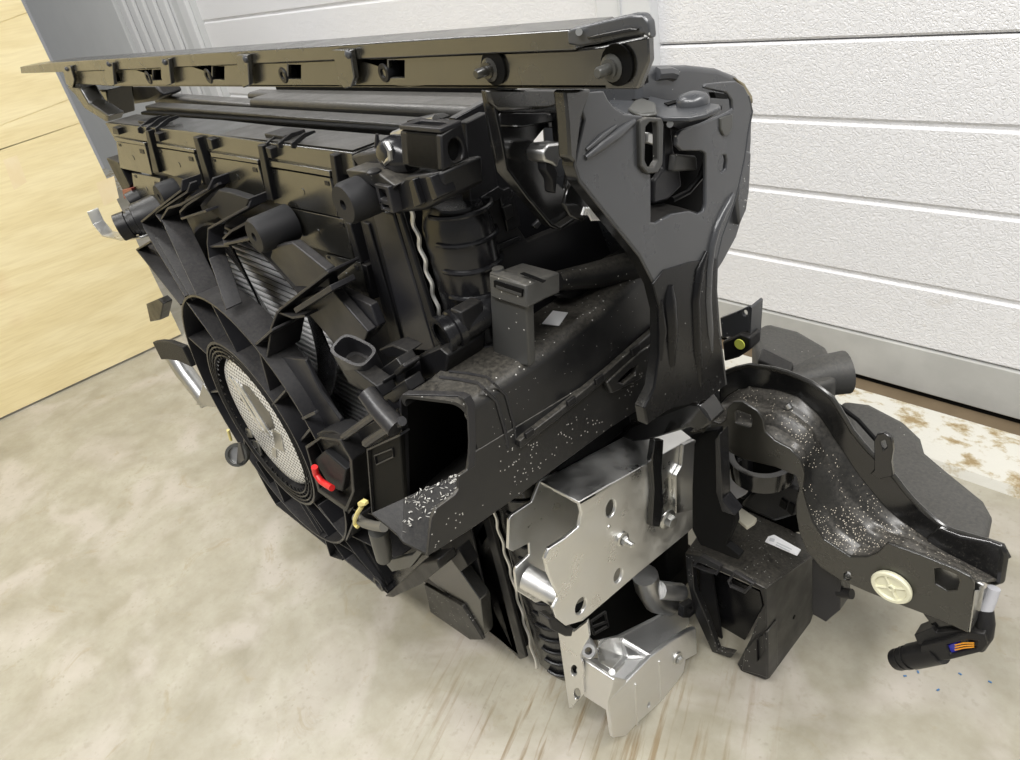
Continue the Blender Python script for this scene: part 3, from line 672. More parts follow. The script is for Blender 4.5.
# fan blades behind the stator
for k in range(7):
    a = 2*math.pi*k/7+.5; rings = []
    for i in range(8):
        r = .12 + i*.022; tw = a + .35*i/7; wd = .20 + .012*i
        p0 = V((CX+r*math.cos(tw-wd), .318, CZ+.01+r*math.sin(tw-wd))); p1 = V((CX+r*math.cos(tw), .334, CZ+.01+r*math.sin(tw))); p2 = V((CX+r*math.cos(tw+wd*.8), .345, CZ+.01+r*math.sin(tw+wd*.8)))
        rings.append([p0, p1, p2, p2+V((0,.003,0)), p1+V((0,.003,0)), p0+V((0,.003,0))])
    MB().loft(rings).out('fan_blade', MPS, fm, smooth=True)
MB().lathe((CX, .35, CZ), (0,-1,0), [(0,0),(0,.125),(.03,.125),(.034,.12)], 40).out('fan_hub', MPS, fm, smooth=True)
# round rubber mounts pointing at the engine side
def mount(px, py, y0, r, ln, ax=(0,-1,0), mat_=MRB, hole=.25):
    c = P(px, py, y=y0)
    return MB().lathe(c, V(ax)*-1, [(.004,0),(.004,r*hole),(0,r*hole),(0,r*.88),(.004,r),(ln,r*1.04),(ln,0)], 28).out('round_mount', mat_, sh, smooth=True)
mount(254, 237, .296, .0215, .05); mount(343, 205, .300, .0195, .06); mount(159,197,.318,.020,.03)
# plug socket and roll on the right arm
so = MB()
cs = P(353,350,y=.272); axs = (P(376,394,y=.292)-cs).normalized()
uu = (P(372,346,y=.272)-P(336,352,y=.272)).normalized(); uu = (uu-axs*uu.dot(axs)).normalized(); ww = axs.cross(uu)
def oval(c, a, b, n=24, inset=0): return [c + uu*(math.copysign(abs(math.cos(t))**.55, math.cos(t))*(a-inset)) + ww*(math.copysign(abs(math.sin(t))**.55, math.sin(t))*(b-inset)) for t in [2*math.pi*k/n for k in range(n)]]
so.loft([oval(cs+axs*.025,.024,.015,inset=.003), oval(cs,.024,.015,inset=.003), oval(cs,.024,.015), oval(cs+axs*.05,.023,.015), oval(cs+axs*.055,.019,.012)])
so.out('plug_socket', MPG, sh, smooth=True)
MB().tube(PX([(366,392),(380,410),(397,428)], y=.252), [.0095,.0105,.011], 16).out('cable_roll', MPG, sh, smooth=True)
MB().tube(PX([(344,437),(362,424),(384,408)], y=.258), .0045, 8).out('arm_bar', MPG, sh, smooth=True)
MB().tube(PX([(366,443),(384,431),(402,421)], y=.256), .0050, 8).out('arm_bar', MPG, sh, smooth=True)
for q, yy in (([(340,362),(352,368),(376,386),(382,398),(372,396),(345,374)], .262), ([(372,375),(396,358),(405,372),(408,390),(385,402)], .285), ([(393,372),(402,364),(405,368),(397,377)], .277), ([(376,384),(383,380),(384,384),(378,388)], .270), ([(384,395),(404,380),(410,392),(394,404)], .275), ([(378,350),(392,345),(408,352),(400,358),(384,356)], .30)):
    arm(q, yy, .02, MP, 'cable_bracket')
arm([(344,437),(398,410),(404,430),(366,452),(352,450)], .275, .02, MP)
# yellow clip and cable under the duct
MB().tube(PX([(362,506),(358,512),(355,519),(355,524),(358,527)], y=.236), .0028, 8).out('yellow_clip', MYE, sh, smooth=True)
MB().prism(PX([(357,503),(360,501),(364,503),(365,506),(361,507),(358,507)], y=.232), (0,.006,0)).out('yellow_clip_head', MYE, sh, .001)
MB().tube(PX([(356,517),(364,523),(375,526),(384,527)], y=.242), .0062, 10).out('grey_cable', mat('grey_cable', (.12,.115,.10), .45), sh, smooth=True)
MB().tube(PX([(378,530),(382,545),(384,558)], y=.262), [.013,.013,.011], 14).out('clear_tube', MCLR, sh, smooth=True)
arm([(384,562),(392,560),(412,555),(420,545),(424,550),(410,568),(392,572)], .28, .01, MCLR)
# ---------------- left side bits
nz = P(119,228,y=.285)
n1 = MB().lathe(nz, (.35,.93,.1), [(.004,.0),(.004,.017),(0,.017),(0,.024),(.018,.024),(.019,.021),(.024,.021),(.025,.025),(.032,.025),(.034,.03),(.075,.033),(.10,.033)], 28).out('hose_nozzle', MP, R_, smooth=True)
mb = MB(); f = [P(87,212,y=.30), P(93,225,y=.30), P(102,236,y=.295), P(120,240,y=.292), P(140,238,y=.30)]
mb.ribbon(f, [p+V((.004,.022,.002)) for p in f], .003); mb.out('hose_bracket', MGA, R_, .0006)
bl = MB(); f = PX([(155,341),(162,340),(172,341),(185,346)], y=.29)
bl.ribbon(f, [p+V((0,0,-.045)) for p in f], .012); bl.out('sensor_clamp', MRB, R_, .002)
MB().prism(PX([(146,304),(158,299),(163,304),(160,320),(150,322)], y=.30), (0,.02,0)).out('hose_clip', MP, R_, .002)
MB().tube(PX([(172,352),(185,372),(200,392),(208,404)], y=.335), [.022,.022,.020,.018], 14).out('aluminium_line', MGA, R_, smooth=True)
MB().prism(PX([(196,405),(203,384),(218,408)], y=.32), (0,.01,0)).out('line_bracket', MGA, R_, .001)
gc = P(237,455,y=.235)
GA = V((.62,-.66,.42)).normalized()
gr = MB().lathe(gc, GA, [(-.018,.014),(-.010,.019),(0,.021),(.004,.020),(.004,.015),(-.004,.015)], 28).out('grommet', MCLR, R_, smooth=True)
MB().lathe(gc, GA, [(-.002,0),(-.002,.016)], 20).out('grommet_disc', MGA, gr)
MB().prism(PX([(238,443),(240,443),(244,460),(236,466)], y=.228), (0,.003,0)).out('grommet_bar', MPG, gr, .001)
MB().tube(PX([(228,430),(231,440)], y=.27), .003, 8).out('grommet_wire', MYE, gr)
# left post of the carrier seen below the bar
lp = MB().prism(PX([(66,86),(80,89),(88,103),(108,116),(106,122),(84,108),(75,95)], y=.36), (0,.03,0)).out('left_post', MBR, R_, .003)
MB().prism(PX([(84,90),(106,90),(110,118),(104,116),(92,105)], y=.40), (0,.05,0)).out('left_post_inner', MST, lp, .003)
MB().prism(PX([(106,86),(155,86),(163,96),(150,102),(108,108)], y=.46), (0,.04,0)).out('left_headlamp_back', MP, R_, .006)
MB().prism(PX([(106,158),(118,162),(130,186),(128,200),(116,178)], y=.352), (0,.03,0)).out('left_latch', MP, lp, .002)
MB().prism(PX([(122,190),(131,188),(133,196),(124,199)], y=.345), (0,.02,0)).out('left_reflector', mat('dark_red', (.20,.03,.02), .4), lp, .001)
MB().lathe(P(130,203,y=.335), (.2,.9,.2), [(0,.012),(0,.018),(.03,.018)], 20).out('left_pipe', MP, lp, smooth=True)
# ---------------- inner glossy bracket under the bar
XI = -.43
ib = MB().prism(PX([(484,90),(572,88),(578,120),(577,165),(590,195),(572,212),(552,226),(544,224),(500,172),(492,140)], x=XI), (-.004,0,0),
     holes=[PX([(534,141),(545,128),(556,128),(560,145),(568,170),(565,190),(552,178),(538,160)], x=XI)]).out('inner_bracket', MST, R_, .001)
f = PX([(483,90),(487,108),(494,140),(499,168),(520,196),(543,223),(552,227),(572,214),(590,198)], x=XI)
MB().ribbon(f, [p+V((.010,0,0)) for p in f], .003).out('bracket_flange', MST, ib, .0006)
MB().prism(PX([(488,90),(566,90),(566,104),(545,109),(500,111),(492,104)], x=XI+.012), (-.006,0,0)).out('bracket_bead', MBR, ib, .002)
MB().prism(PX([(500,112),(548,112),(558,118),(556,122),(520,128),(498,127)], x=XI+.010), (-.004,0,0)).out('bracket_bead', MST, ib, .003)
MB().prism(PX([(557,112),(566,112),(568,142),(560,144)], x=XI+.014), (-.008,0,0)).out('bracket_post', MP, ib, .001)
cl = MB().prism(PX([(543,152),(548,144),(565,142),(571,148),(568,158),(560,160),(558,168),(553,164),(545,162)], x=XI+.03), (-.02,0,0)).out('spring_clip', MGA, R_, .002)
MB().prism(PX([(546,160),(552,160),(558,172),(556,194),(553,192),(552,180),(546,170)], x=XI+.028), (-.01,0,0)).out('spring_clip_leg', MP, cl, .001)
MB().prism(PX([(568,190),(575,178),(584,190),(592,212),(582,222),(570,216),(564,204)], x=XI+.03), (-.004,0,0)).out('bracket_tongue', MST, ib, .001)
for k in range(5):
    MB().tube(PX([(582+k*2.4,215),(584+k*2.4,208),(588+k*2.4,212),(592+k*2.0,220)], x=XI+.04), .0012, 6).out('tie_wire', MWH, ib, smooth=True)
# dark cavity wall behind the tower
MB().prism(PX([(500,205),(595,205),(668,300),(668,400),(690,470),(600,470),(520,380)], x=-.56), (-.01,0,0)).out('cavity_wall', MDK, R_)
MB().prism(PX([(589,285),(598,276),(612,290),(602,292)], x=-.55), (.004,0,0)).out('cavity_tag', MWH, R_, .0005) if False else None
# ---------------- tower plate
XW = -.36
tw_out = [(577,94),(604,91),(608,99),(614,107),(624,114),(634,115),(643,116),(642,170),(646,173),(651,174),(651,222),(656,223),(672,214),(690,211),(698,214),(704,211),(706,204),(706,154),(702,151),(682,151),(677,146),(677,135),(682,130),(700,124),(720,116),(729,112),(733,109),(732,100),(727,93),(712,90),(705,88),(706,84),(722,82),(736,81),(744,86),(750,97),(752,112),(748,132),(744,160),(738,188),(731,212),(722,236),(717,258),(716,290),(719,330),(726,385),(706,400),(690,404),(668,410),(648,424),(645,408),(655,388),(661,345),(660,310),(655,284),(640,255),(607,214),(580,180),(575,165),(578,150),(585,120)]
slot = PX([(719,162),(722,155),(726,155),(727,160),(726,169),(722,173),(719,170)], x=XW)
slot2 = PX([(720,118),(733,114),(733,126),(729,134),(724,136),(720,130)], x=XW)
tw = MB().prism(PX(tw_out, x=XW), (-.004,0,0), holes=[slot]).out('tower_plate', MTG, R_, .0012)
# left flange of the tower turned to the rear
f = PX([(604,91),(577,94)], x=XW)
f = PX([(578,92),(579,120),(576,150),(575,165),(580,181),(607,215),(640,256),(655,285),(661,311),(661,345),(655,388),(645,408),(648,424)], x=XW)
MB().ribbon(f, [p+V((-.012,.0,0)) for p in f], .003).out('tower_flange', MST, tw, .0006)
MB().prism(PX([(565,90),(592,89),(582,118),(578,150),(576,164),(570,158),(568,120)], x=XW+.004), (-.012,0,0)).out('tower_corner', MBR, tw, .002)
# pressed beads
def bead(pts, r, mat_=None, nm='pressed_bead', x=XW):
    p = PX(pts, x=x); return MB().tube(p, [r*.5]+[r]*(len(p)-2)+[r*.5], 10).out(nm, mat_ or MTG, tw, smooth=True)
bead([(585,158),(600,146),(618,133),(634,121)], .0045); bead([(586,150),(600,138),(616,126)], .003)
bead([(733,194),(729,201),(722,214),(716,228),(711,246),(708,270),(707,300),(709,330),(711,350)], .0045); bead([(669,285),(668,300),(670,330),(671,365)], .008, MLEG)
bead([(706,252),(698,270),(694,300),(696,350),(700,385)], .006, MLEG)
bead([(660,300),(662,330),(660,360)], .005, MLEG)
MB().prism(PX([(721,118),(733,114),(733,127),(729,135),(724,136),(721,130)], x=XW+.002), (-.006,0,0)).out('tower_tab_window', MCLR, tw, .001)
MB().prism(PX([(714,92),(727,94),(728,99),(716,98)], x=XW+.002), (-.006,0,0)).out('tower_tab_slot', MDK, tw, .0005)
MB().prism(PX([(652,223),(672,214),(690,211),(703,214),(690,222),(675,228),(660,234)], x=XW-.004), (-.03,0,.004)).out('tower_shelf', MP, tw, .001)
# right side flange turned away towards the headlamp
f = PX([(748,96),(752,112),(748,132),(744,160),(738,188),(731,212),(722,236),(717,258),(716,290),(719,330),(726,385)], x=XW)
MB().ribbon(f, [p+V((-.020,.016,0)) for p in f], .003).out('tower_flange', MTG, tw, .0006)
leg = MB().prism(PX([(653,284),(664,270),(690,262),(717,258),(716,290),(719,330),(726,385),(706,400),(690,404),(668,410),(648,424),(645,408),(655,388),(661,345),(660,310)], x=XW+.0015), (-.003,0,0)).out('tower_dark_reflection', MLEG, tw, .001)  # overlay on the same plate; the lower part's dark reflection is painted in
# bonnet latch behind the plate
lt = MB().prism(PX([(640,126),(641,120),(648,117),(662,118),(664,124),(663,164),(658,173),(648,174),(641,166)], x=XW+.004), (-.006,0,0), holes=[PX([(646,127),(650,122),(657,122),(658,128),(658,160),(654,167),(648,167),(645,160)], x=XW+.004)]).out('latch_frame', MRES, R_, .0012)
MB().prism(PX([(644,120),(668,116),(690,120),(708,150),(706,212),(655,224),(644,190)], x=XW-.036), (-.004,0,0)).out('latch_shade_back', MDK, lt)  # deep black sheet paints the shadow inside the cutout
MB().prism(PX([(648,132),(659,136),(658,146),(647,143)], x=XW-.008), (-.006,0,0)).out('latch_tongue', MGA, lt, .001)
MB().prism(PX([(664,124),(671,120),(674,150),(680,170),(682,186),(668,200),(654,204),(655,180),(664,168)], x=XW-.02), (-.006,0,0)).out('latch_claw', MPG, lt, .002)
MB().prism(PX([(676,154),(697,156),(698,170),(674,172)], x=XW-.012), (-.008,0,0)).out('latch_pawl', MRES, lt, .002)
MB().tube(PX([(672,200),(688,192),(700,178),(705,164)], x=XW-.03), .003, 8).out('latch_spring', MP, lt, smooth=True)
MB().tube([P(670,124,x=XW-.004), P(670,124,x=XW-.02)], .003, 10).out('latch_rivet', MZN, lt, smooth=True)
# top latch plate with screw
zl = P(660,105,x=XW-.03).z
tp = MB().prism(PX([(604,92),(640,93),(668,100),(700,101),(719,104),(721,107),(705,114),(690,117),(664,117),(640,114),(625,114),(612,106)], z=zl), (0,0,-.004)).out('latch_cover', MGA if False else MTG, R_, .001)
MB().prism(PX([(628,113),(634,105),(643,102),(656,107),(657,117),(640,119)], z=zl+.002), (0,0,.004)).out('latch_cover_pad', MCLR, tp, .002)
MB().lathe(P(693,104,z=zl), (0,0,1), [(0,.014),(.004,.014),(.008,.011),(.010,.004),(.010,0)], 20).out('cover_screw', MTG, tp, smooth=True)
MB().prism(PX([(632,100),(640,98),(649,99.5),(640,102)], z=zl+.0005), (0,0,.001)).out('cover_hole', MDK, tp)
MB().prism(PX([(664,104),(675,101),(679,102.5),(668,106)], z=zl+.0005), (0,0,.001)).out('cover_hole', MDK, tp)
MB().prism(PX([(657,119),(690,120),(720,111),(722,105),(722,110),(700,124),(680,130)], x=XW-.01), (-.01,0,0)).out('cover_edge', MP, tp, .001)
# ---------------- headlamp housing behind the tower
XL = -.42
hl_o = PX([(640,72),(656,66),(690,65),(718,68),(738,76),(750,90),(754,106),(753,140),(750,180),(746,210),(738,236),(724,262),(712,280),(670,270),(640,180)], x=XL)
hl = MB().prism(hl_o, (-.13,0,0)).out('headlamp_housing', MTG, R_, .018, seg=4)
MB().prism(PX([(735,77),(745,83),(753,96),(754,104),(748,98),(742,86)], x=XL+.002), (-.10,0,0)).out('housing_edge_tape', mat('tan_tape', (.22,.19,.12), .5), hl, .002)
MB().prism(PX([(742,150),(749,151),(752,152),(750,190),(747,210),(740,226),(737,200)], x=XL+.008), (-.05,0,0)).out('housing_ledge', MTG, hl, .003)
MB().tube(PX([(656,74),(668,73),(674,75)], x=XL+.0), .006, 8).out('housing_dimple', MTG, hl, smooth=True)
# ---------------- air duct
XD = -.44
zt = P(468,402,x=XD).z
TL = P(400,395,z=zt); xl = TL.x
def ductsec(yl, yr, z0, z1, x0, x1, t, r=.014):
    """open rounded profile: left bottom up over the roof down to right bottom"""
    pts = []
    def yy(x): return yl + (yr-yl)*(x-x0)/(x1-x0)
    outer = [(x0, z1-.010)] + [(x0+r*.45-r*.45*math.cos(a), z1-r*.45+r*.45*math.sin(a)) for a in [math.pi/2*k/5 for k in range(6)]] + [(x1-r+r*math.sin(a), z1-r+r*math.cos(a)) for a in [math.pi/2*k/7 for k in range(8)]] + [(x1, z0)]
    return outer, yy
def duct_loft(stations, t):
    R1 = []
    for (yl, yr, z0, z1, x0, x1) in stations:
        o, yy = ductsec(yl, yr, z0, z1, x0, x1, t)
        n = len(o); cxm = (x0+x1)/2
        inner = [(x + (t if x < cxm else -t) * (1 if abs(x-cxm) > (x1-x0)*.3 else abs(x-cxm)/((x1-x0)*.3)), z - (t if z > z1-.012 else 0)) for x, z in o]
        R1.append([V((x, yy(x), z)) for x, z in o] + [V((x, yy(x), z)) for x, z in reversed(inner)])
    return R1
yr0 = P(466,402,x=XD).y; yl0 = TL.y
zb = P(470,470,x=XD).z; ze = P(655,262,x=XD); yeend = ze.y
st = [(yl0, yr0, zb-.02, zt, xl, XD), (yl0+.03, yr0+.02, zb-.02, zt, xl, XD), (yl0+.10, yr0+.09, zb-.02, zt, xl-.012, XD), (yl0+.20, yr0+.19, zb-.02, zt+.004, xl-.03, XD), (yeend-.03, yeend-.02, zb-.02, ze.z, xl-.04, XD), (yeend, yeend, zb-.02, ze.z, xl-.04, XD)]
duct = MB().loft(duct_loft(st, .003)).out('air_duct', MPD, R_, smooth=True)
# lower side wall of the duct with stepped mouth
wall = PX([(470,455),(468,470),(459,476),(459,489),(455,495),(437,508),(432,518),(428,556),(470,530),(520,495),(560,465),(610,428),(658,397),(660,330),(600,376)], x=XD+.001)
MB().prism(wall, (-.004,0,0)).out('duct_side_wall', MPD, duct, .0008)
MB().prism(PX([(520,441),(560,410),(610,369),(660,325),(662,333),(610,378),(560,418),(521,449)], x=XD+.008), (-.008,0,0)).out('duct_seam_flange', MPD, duct, .0015)
MB().prism(PX([(607,383),(640,352),(658,340),(655,368),(640,380),(612,394)], x=XD+.010), (-.008,0,0), holes=[PX([(618,382),(630,370),(638,366),(636,374),(624,384)], x=XD+.010)]).out('duct_side_handle', MPD, duct, .002)
for c in ((530,433),(572,401),(600,379),(636,349)):
    MB().prism(PX([(c[0]-4,c[1]+1),(c[0]+4,c[1]-5),(c[0]+5,c[1]+1),(c[0]-3,c[1]+7)], x=XD+.011), (-.004,0,0)).out('duct_clip', MP, duct, .0008)
# duct interior, floor lip and left panel
zf = P(428,556,x=XD).z
fl_ = PX([(366,522),(375,515),(402,500),(440,495),(458,478),(459,489),(437,508),(428,556),(402,541),(396,536)], z=zf+.012)
fl_[-3] = P(427,556,x=XD-.002)
LQ = [P(404,498,z=zf+.03), P(466,471,x=XD-.004), P(428,554,x=XD-.004), P(402,541,z=zf+.004)]
def lipq(t, v): return LQ[0].lerp(LQ[1], t).lerp(LQ[3].lerp(LQ[2], t), v)
g_ = [[lipq(k/8, v/8) for k in range(9)] for v in range(9)]
MB().loft([r + [q-V((0,0,.003)) for q in reversed(r)] for r in g_]).out('duct_floor_lip', MP, duct)
MB().prism([P(371,513,z=zf+.022), P(404,498,z=zf+.03), P(402,541,z=zf+.004), P(396,533,z=zf+.008)], (0,0,-.003)).out('duct_lip_corner', MP, duct, .0006)
A_ = P(404,502,y=TL.y+.003); B_ = P(468,470,x=XD-.003)
MB().prism([A_, B_, B_+V((0,.2,0)), A_+V((-.02,.2,0))], (0,0,-.002)).out('duct_inner_floor', MP, duct)
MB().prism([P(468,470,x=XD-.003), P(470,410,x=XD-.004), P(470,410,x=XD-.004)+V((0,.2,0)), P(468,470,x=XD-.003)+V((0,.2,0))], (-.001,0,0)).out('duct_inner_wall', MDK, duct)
lp2 = MB().prism(PX([(367,450),(400,435),(404,502),(372,512)], y=TL.y-.004), (0,.006,0)).out('duct_left_panel', MDK, duct, .0012)
f = PX([(400,435),(367,450),(372,514),(398,536)], y=TL.y-.008)
MB().ribbon(f, [p+V((0,.012,0)) for p in f], .0022).out('panel_border', MPG, duct, .0004)
f = PX([(374,456),(392,449),(393,457),(376,465)], y=TL.y-.006)
MB().ribbon(f, [p+V((0,.004,0)) for p in f], .0012, True).out('panel_badge_frame', MPG, duct)
# mouth border
f = [P(404,502,y=TL.y), P(402,450,y=TL.y+.0), P(400,400,y=TL.y), P(403,395.5,z=zt), P(430,396,z=zt), P(458,397,z=zt), P(464,400,x=XD), P(467,406,x=XD), P(469,440,x=XD), P(468,470,x=XD)]
MB().ribbon(f, [p+V((.0,.008,0)) for p in f], .0028).out('mouth_border', MPG, duct, .0006)
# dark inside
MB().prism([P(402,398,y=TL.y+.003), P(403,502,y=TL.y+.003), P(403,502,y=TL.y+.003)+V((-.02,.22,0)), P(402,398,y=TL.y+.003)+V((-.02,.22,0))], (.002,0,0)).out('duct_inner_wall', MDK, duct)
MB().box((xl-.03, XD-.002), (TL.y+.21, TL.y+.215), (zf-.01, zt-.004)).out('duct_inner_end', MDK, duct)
# ridge lines on the roof
f = [P(440,378,z=zt), P(458,380,z=zt), P(478,384,z=zt), P(484,390,x=XD+.001), P(497,402,x=XD+.001), P(505,430,x=XD+.001), P(508,448,x=XD+.001)]
MB().tube([p+V((0,0,.001)) for p in f], .0018, 6).out('duct_ridge', MPG, duct, smooth=True)
MB().tube([p+V((0,.012,.001)) for p in f], .0014, 6).out('duct_ridge', MPG, duct, smooth=True)
# ---------------- resonator hump on the roof
hb = P(526,364,z=zt); yh = hb.y; xr = hb.x
hxl = P(491,356,y=yh).x
ht = P(526,286,y=yh).z
fr_ = PX([(489,272),(526,285),(526.5,310),(529,367),(493,359)], y=yh)
h1 = MB().prism(fr_, (0,.010,0)).out('resonator_box', MRES, R_, .0018)
xh = fr_[1].x; wd_ = fr_[1].x-fr_[0].x
h2 = MB().prism(PX([(526,285),(560,272),(560,293),(546,299),(527,309)], x=xh+.001), (-wd_-.001,0,0)).out('resonator_head', MRES, h1, .0018)
sl = PX([(493.5,281),(522,290),(522,297),(494,287)], y=yh-.0040)
MB().prism(sl, (0,.002,0)).out('resonator_slot', MDK, h1)
MB().prism(PX([(496,285.5),(521,294),(521,296.5),(496,288)], y=yh-.0046), (0,.002,0)).out('slot_strip', MLIN, h1)
hz = fr_[1].z
MB().prism(PX([(520,274),(524,272.5),(546,281),(543,283)], z=hz+.003), (0,0,.0006)).out('head_groove', MDK, h1)
MB().lathe(P(498,270,z=hz+.002), (0,0,1), [(0,.006),(.002,.0055),(.002,0)], 12).out('head_knob', MRES, h1, smooth=True)
# white sticker on the sloping roof
lb = PX([(553,311),(568,313),(559,326),(542,324)], z=zt+.0045)
MB().prism(lb, (0,0,.0006)).out('duct_sticker', MWH, R_, .0)
# rear roof tube that joins the duct behind the hump
MB().tube([P(556,281,x=-.47), P(590,276,x=-.47), P(620,270,x=-.46), P(655,262,x=-.45)], [.010,.014,.017,.02], 14).out('duct_shoulder', MPD, R_, smooth=True)
MB().prism(PX([(555,296),(590,270),(640,258),(660,262),(660,285),(600,292),(570,300)], x=-.475), (-.02,0,0)).out('duct_shoulder_web', MPS, R_, .004)
MB().prism(PX([(610,262),(640,240),(662,285),(640,275)], x=-.465), (-.01,0,0)).out('duct_rear_flap', MP, R_, .002)

# ---------------- aluminium crash box
XA = -.42
def circx(px, py, rz, ry, x, n=18):
    c = P(px, py, x=x); return [c + V((0, math.cos(2*math.pi*k/n)*ry, math.sin(2*math.pi*k/n)*rz)) for k in range(n)]
ca_out = [(579,502),(610,484),(638,471),(665,456),(690,440),(696,470),(695,526),(690,531),(640,572),(583,621),(566,626),(556,618),(553,609),(559,598),(549,575),(545,559),(549,549),(566,538),(579,527),(582,513)]
crash = MB().prism(PX(ca_out, x=XA), (-.005,0,0), holes=[circx(611,508.5,.0125,.009,XA), circx(618.5,575.6,.0115,.009,XA), circx(581,606,.0125,.010,XA)]).out('crash_box', MAL, R_, .0012)
zc = P(579,502,x=XA).z
top = [P(579,502,x=XA), P(690,440,x=XA), P(690,440,x=XA)+V((-.07,0,0.0)), P(579,502,x=XA)+V((-.07,0,0))]
topb = P(540,481,z=zc)
dx = topb.x - XA; a = P(579,502,x=XA); b = P(692,438,x=XA)
MB().prism([a, b, V((XA+dx, b.y+.02, b.z)), V((topb.x, topb.y, a.z))], (0,0,-.005)).out('crash_box_top', MAL, crash, .001)
MB().prism(PX([(540,481),(535,494),(532,502),(512,515),(509,520),(508,549),(513,551.5),(529.5,543),(530,555),(517,567),(515,572),(517,591),(536,603),(575,590),(640,500),(640,440),(600,452)], x=XA+dx), (-.004,0,0)).out('crash_box_inner', MAL, crash, .001)
# end plate across the box
YE = P(556,617,x=XA).y
fpl = [P(540,481,z=zc)] + PX([(535,494),(532,502),(512,515),(509,520),(508,549),(513,551.5),(529.5,543),(530,555),(517,567),(515,572),(517,591),(536,604),(555,617)], y=YE+.006) + [P(549,575,x=XA), P(549,549,x=XA), P(579,527,x=XA), P(582,513,x=XA), P(579,502,x=XA)]
MB().tube([P(527,577,x=XA+dx+.002), P(566,599,x=XA-.004)], .0155, 20).out('crash_tube', MAL, crash, smooth=True)
def bolt(px, py, x, s=1.0, par=None, mat_=MZN):
    c = P(px, py, x=x)
    MB().lathe(c, (1,-.08,0), [(0,.014*s),(.002,.014*s),(.003,.0095*s)], 22).out('bolt_washer', mat_, par, smooth=True)
    MB().lathe(c, (1,-.08,0), [(.002,.0088*s),(.010*s,.0086*s),(.011*s,.0078*s),(.011*s,0)], 6).out('bolt_head', mat_, par)
bolt(667,519,XA+.004,1.0,crash); bolt(622,539,XA,.72,crash)
MB().lathe(P(624,540,x=XA), (1,-.08,0), [(.006,.004),(.014,.004),(.015,.003),(.015,0)], 12).out('stud_tip', MZN, crash, smooth=True)
MB().lathe(P(609,527,x=XA), (1,0,0), [(0,.003),(.001,.0025),(.0015,0)], 12).out('locating_pip', MZN, crash, smooth=True)
MB().prism(PX([(655,440),(664,440),(662,470),(664,505),(660,527),(652,527),(654,490),(652,460)], x=XA+.008), (-.008,0,0)).out('crash_strap', MST, crash, .0012)
MB().prism(PX([(684,445),(696,440),(698,470),(694,510),(676,514),(676,476),(682,466)], x=XA+.006), (-.006,0,0)).out('crash_shield', MGA, crash, .001)
# ---------------- ducting below the crash box: black lattice, hose and cast pipe
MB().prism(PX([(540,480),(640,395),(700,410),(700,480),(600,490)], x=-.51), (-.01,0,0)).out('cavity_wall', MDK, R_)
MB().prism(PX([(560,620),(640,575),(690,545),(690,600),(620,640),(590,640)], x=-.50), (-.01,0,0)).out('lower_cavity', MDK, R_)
MB().tube(PX([(645,575),(648,588),(655,600),(668,604)], x=-.46), .019, 14).out('cast_pipe', MGA, R_, smooth=True)
MB().tube([P(658,590,x=-.45), P(680,592,x=-.45)], .014, 14).out('cast_pipe_stub', MAC, R_, smooth=True)
for q in ([(590,622),(605,612)], [(605,612),(608,626)], [(590,622),(594,634)], [(594,634),(608,626)], [(590,628),(606,622)]):
    MB().tube(PX(q, x=-.47), .0022, 6).out('lattice_bar', MP, R_)
# ---------------- lower cast bracket
XC = -.405
cb_o = [(608,702),(613,738),(626,736),(636,725),(648,714),(661,702),(676,684),(684,672),(686,660),(697,654),(696,628),(688,631),(672,641),(651,657),(626,683)]
cast = MB().prism(PX(cb_o, x=XC), (-.007,0,0), holes=[circx(649,705,.006,.004,XC)]).out('cast_bracket', MAC, R_, .0015)
MB().tube([P(635,684,x=XC), P(637,724,x=XC)], .002, 6).out('cast_rib', MAC, cast, smooth=True)
MB().tube([P(659,661,x=XC), P(661,700,x=XC)], .002, 6).out('cast_rib', MAC, cast, smooth=True)
zk = P(626,683,x=XC).z
yfr = P(608,702,x=XC).y
fw_ = [P(608,702,x=XC), P(626,683,x=XC), P(614,680,y=yfr+.01), P(582,659,y=yfr+.004), P(576,670,y=yfr), P(584,696,y=yfr), P(609,712,x=XC)]
MB().prism(fw_, (-.002,.005,0)).out('cast_front_wall', MAC, cast, .001)
bw = PX([(600,642),(620,637),(654,620),(688,602),(690,628),(651,655),(626,660),(606,664)], x=XC-.045)
MB().prism(bw, (-.006,0,0)).out('cast_back_wall', MAC, cast, .0015)
MB().prism([P(582,659,y=yfr+.01), P(609,702,x=XC-.004), P(651,660,x=XC-.004), P(690,632,x=XC-.004), P(688,632,x=XC-.045), P(640,655,x=XC-.045)], (0,0,-.005)).out('cast_floor', MAC, cast, .001)
def spoke(p, q, r=.0045): MB().tube([p, q], r, 8).out('cast_spoke', MAC, cast, smooth=True)
A1 = P(622,640,x=XC-.04); A2 = P(626,658,x=XC-.035); B1 = P(651,657,x=XC-.003); B2 = P(628,682,x=XC-.003)
spoke(A1, B1); spoke(A2, B1); spoke(A2, B2); spoke(A1, A2); spoke(P(612,672,y=yfr+.01), A2)
MB().prism([P(597,648,y=yfr+.03), P(600,640,y=yfr+.03), P(618,638,x=XC-.04), P(622,658,x=XC-.036), P(612,670,y=yfr+.012), P(598,662,y=yfr+.015)], (0,.004,-.002)).out('cast_pocket', MAL, cast, .003)
fpz = PX([(558,632),(574,632),(587,622),(589,638),(584,646),(580,656),(583,670),(584,694),(572,708),(569,708)], y=yfr-.004)
cfl = MB().prism(fpz, (-.002,.006,0), holes=[[P(574+3.5*math.cos(k*.524), 671+6*math.sin(k*.524), y=yfr-.004) for k in range(12)], [P(577+3.5*math.cos(k*.524), 694+6*math.sin(k*.524), y=yfr-.004) for k in range(12)]]).out('cast_flange', MAL, cast, .001)
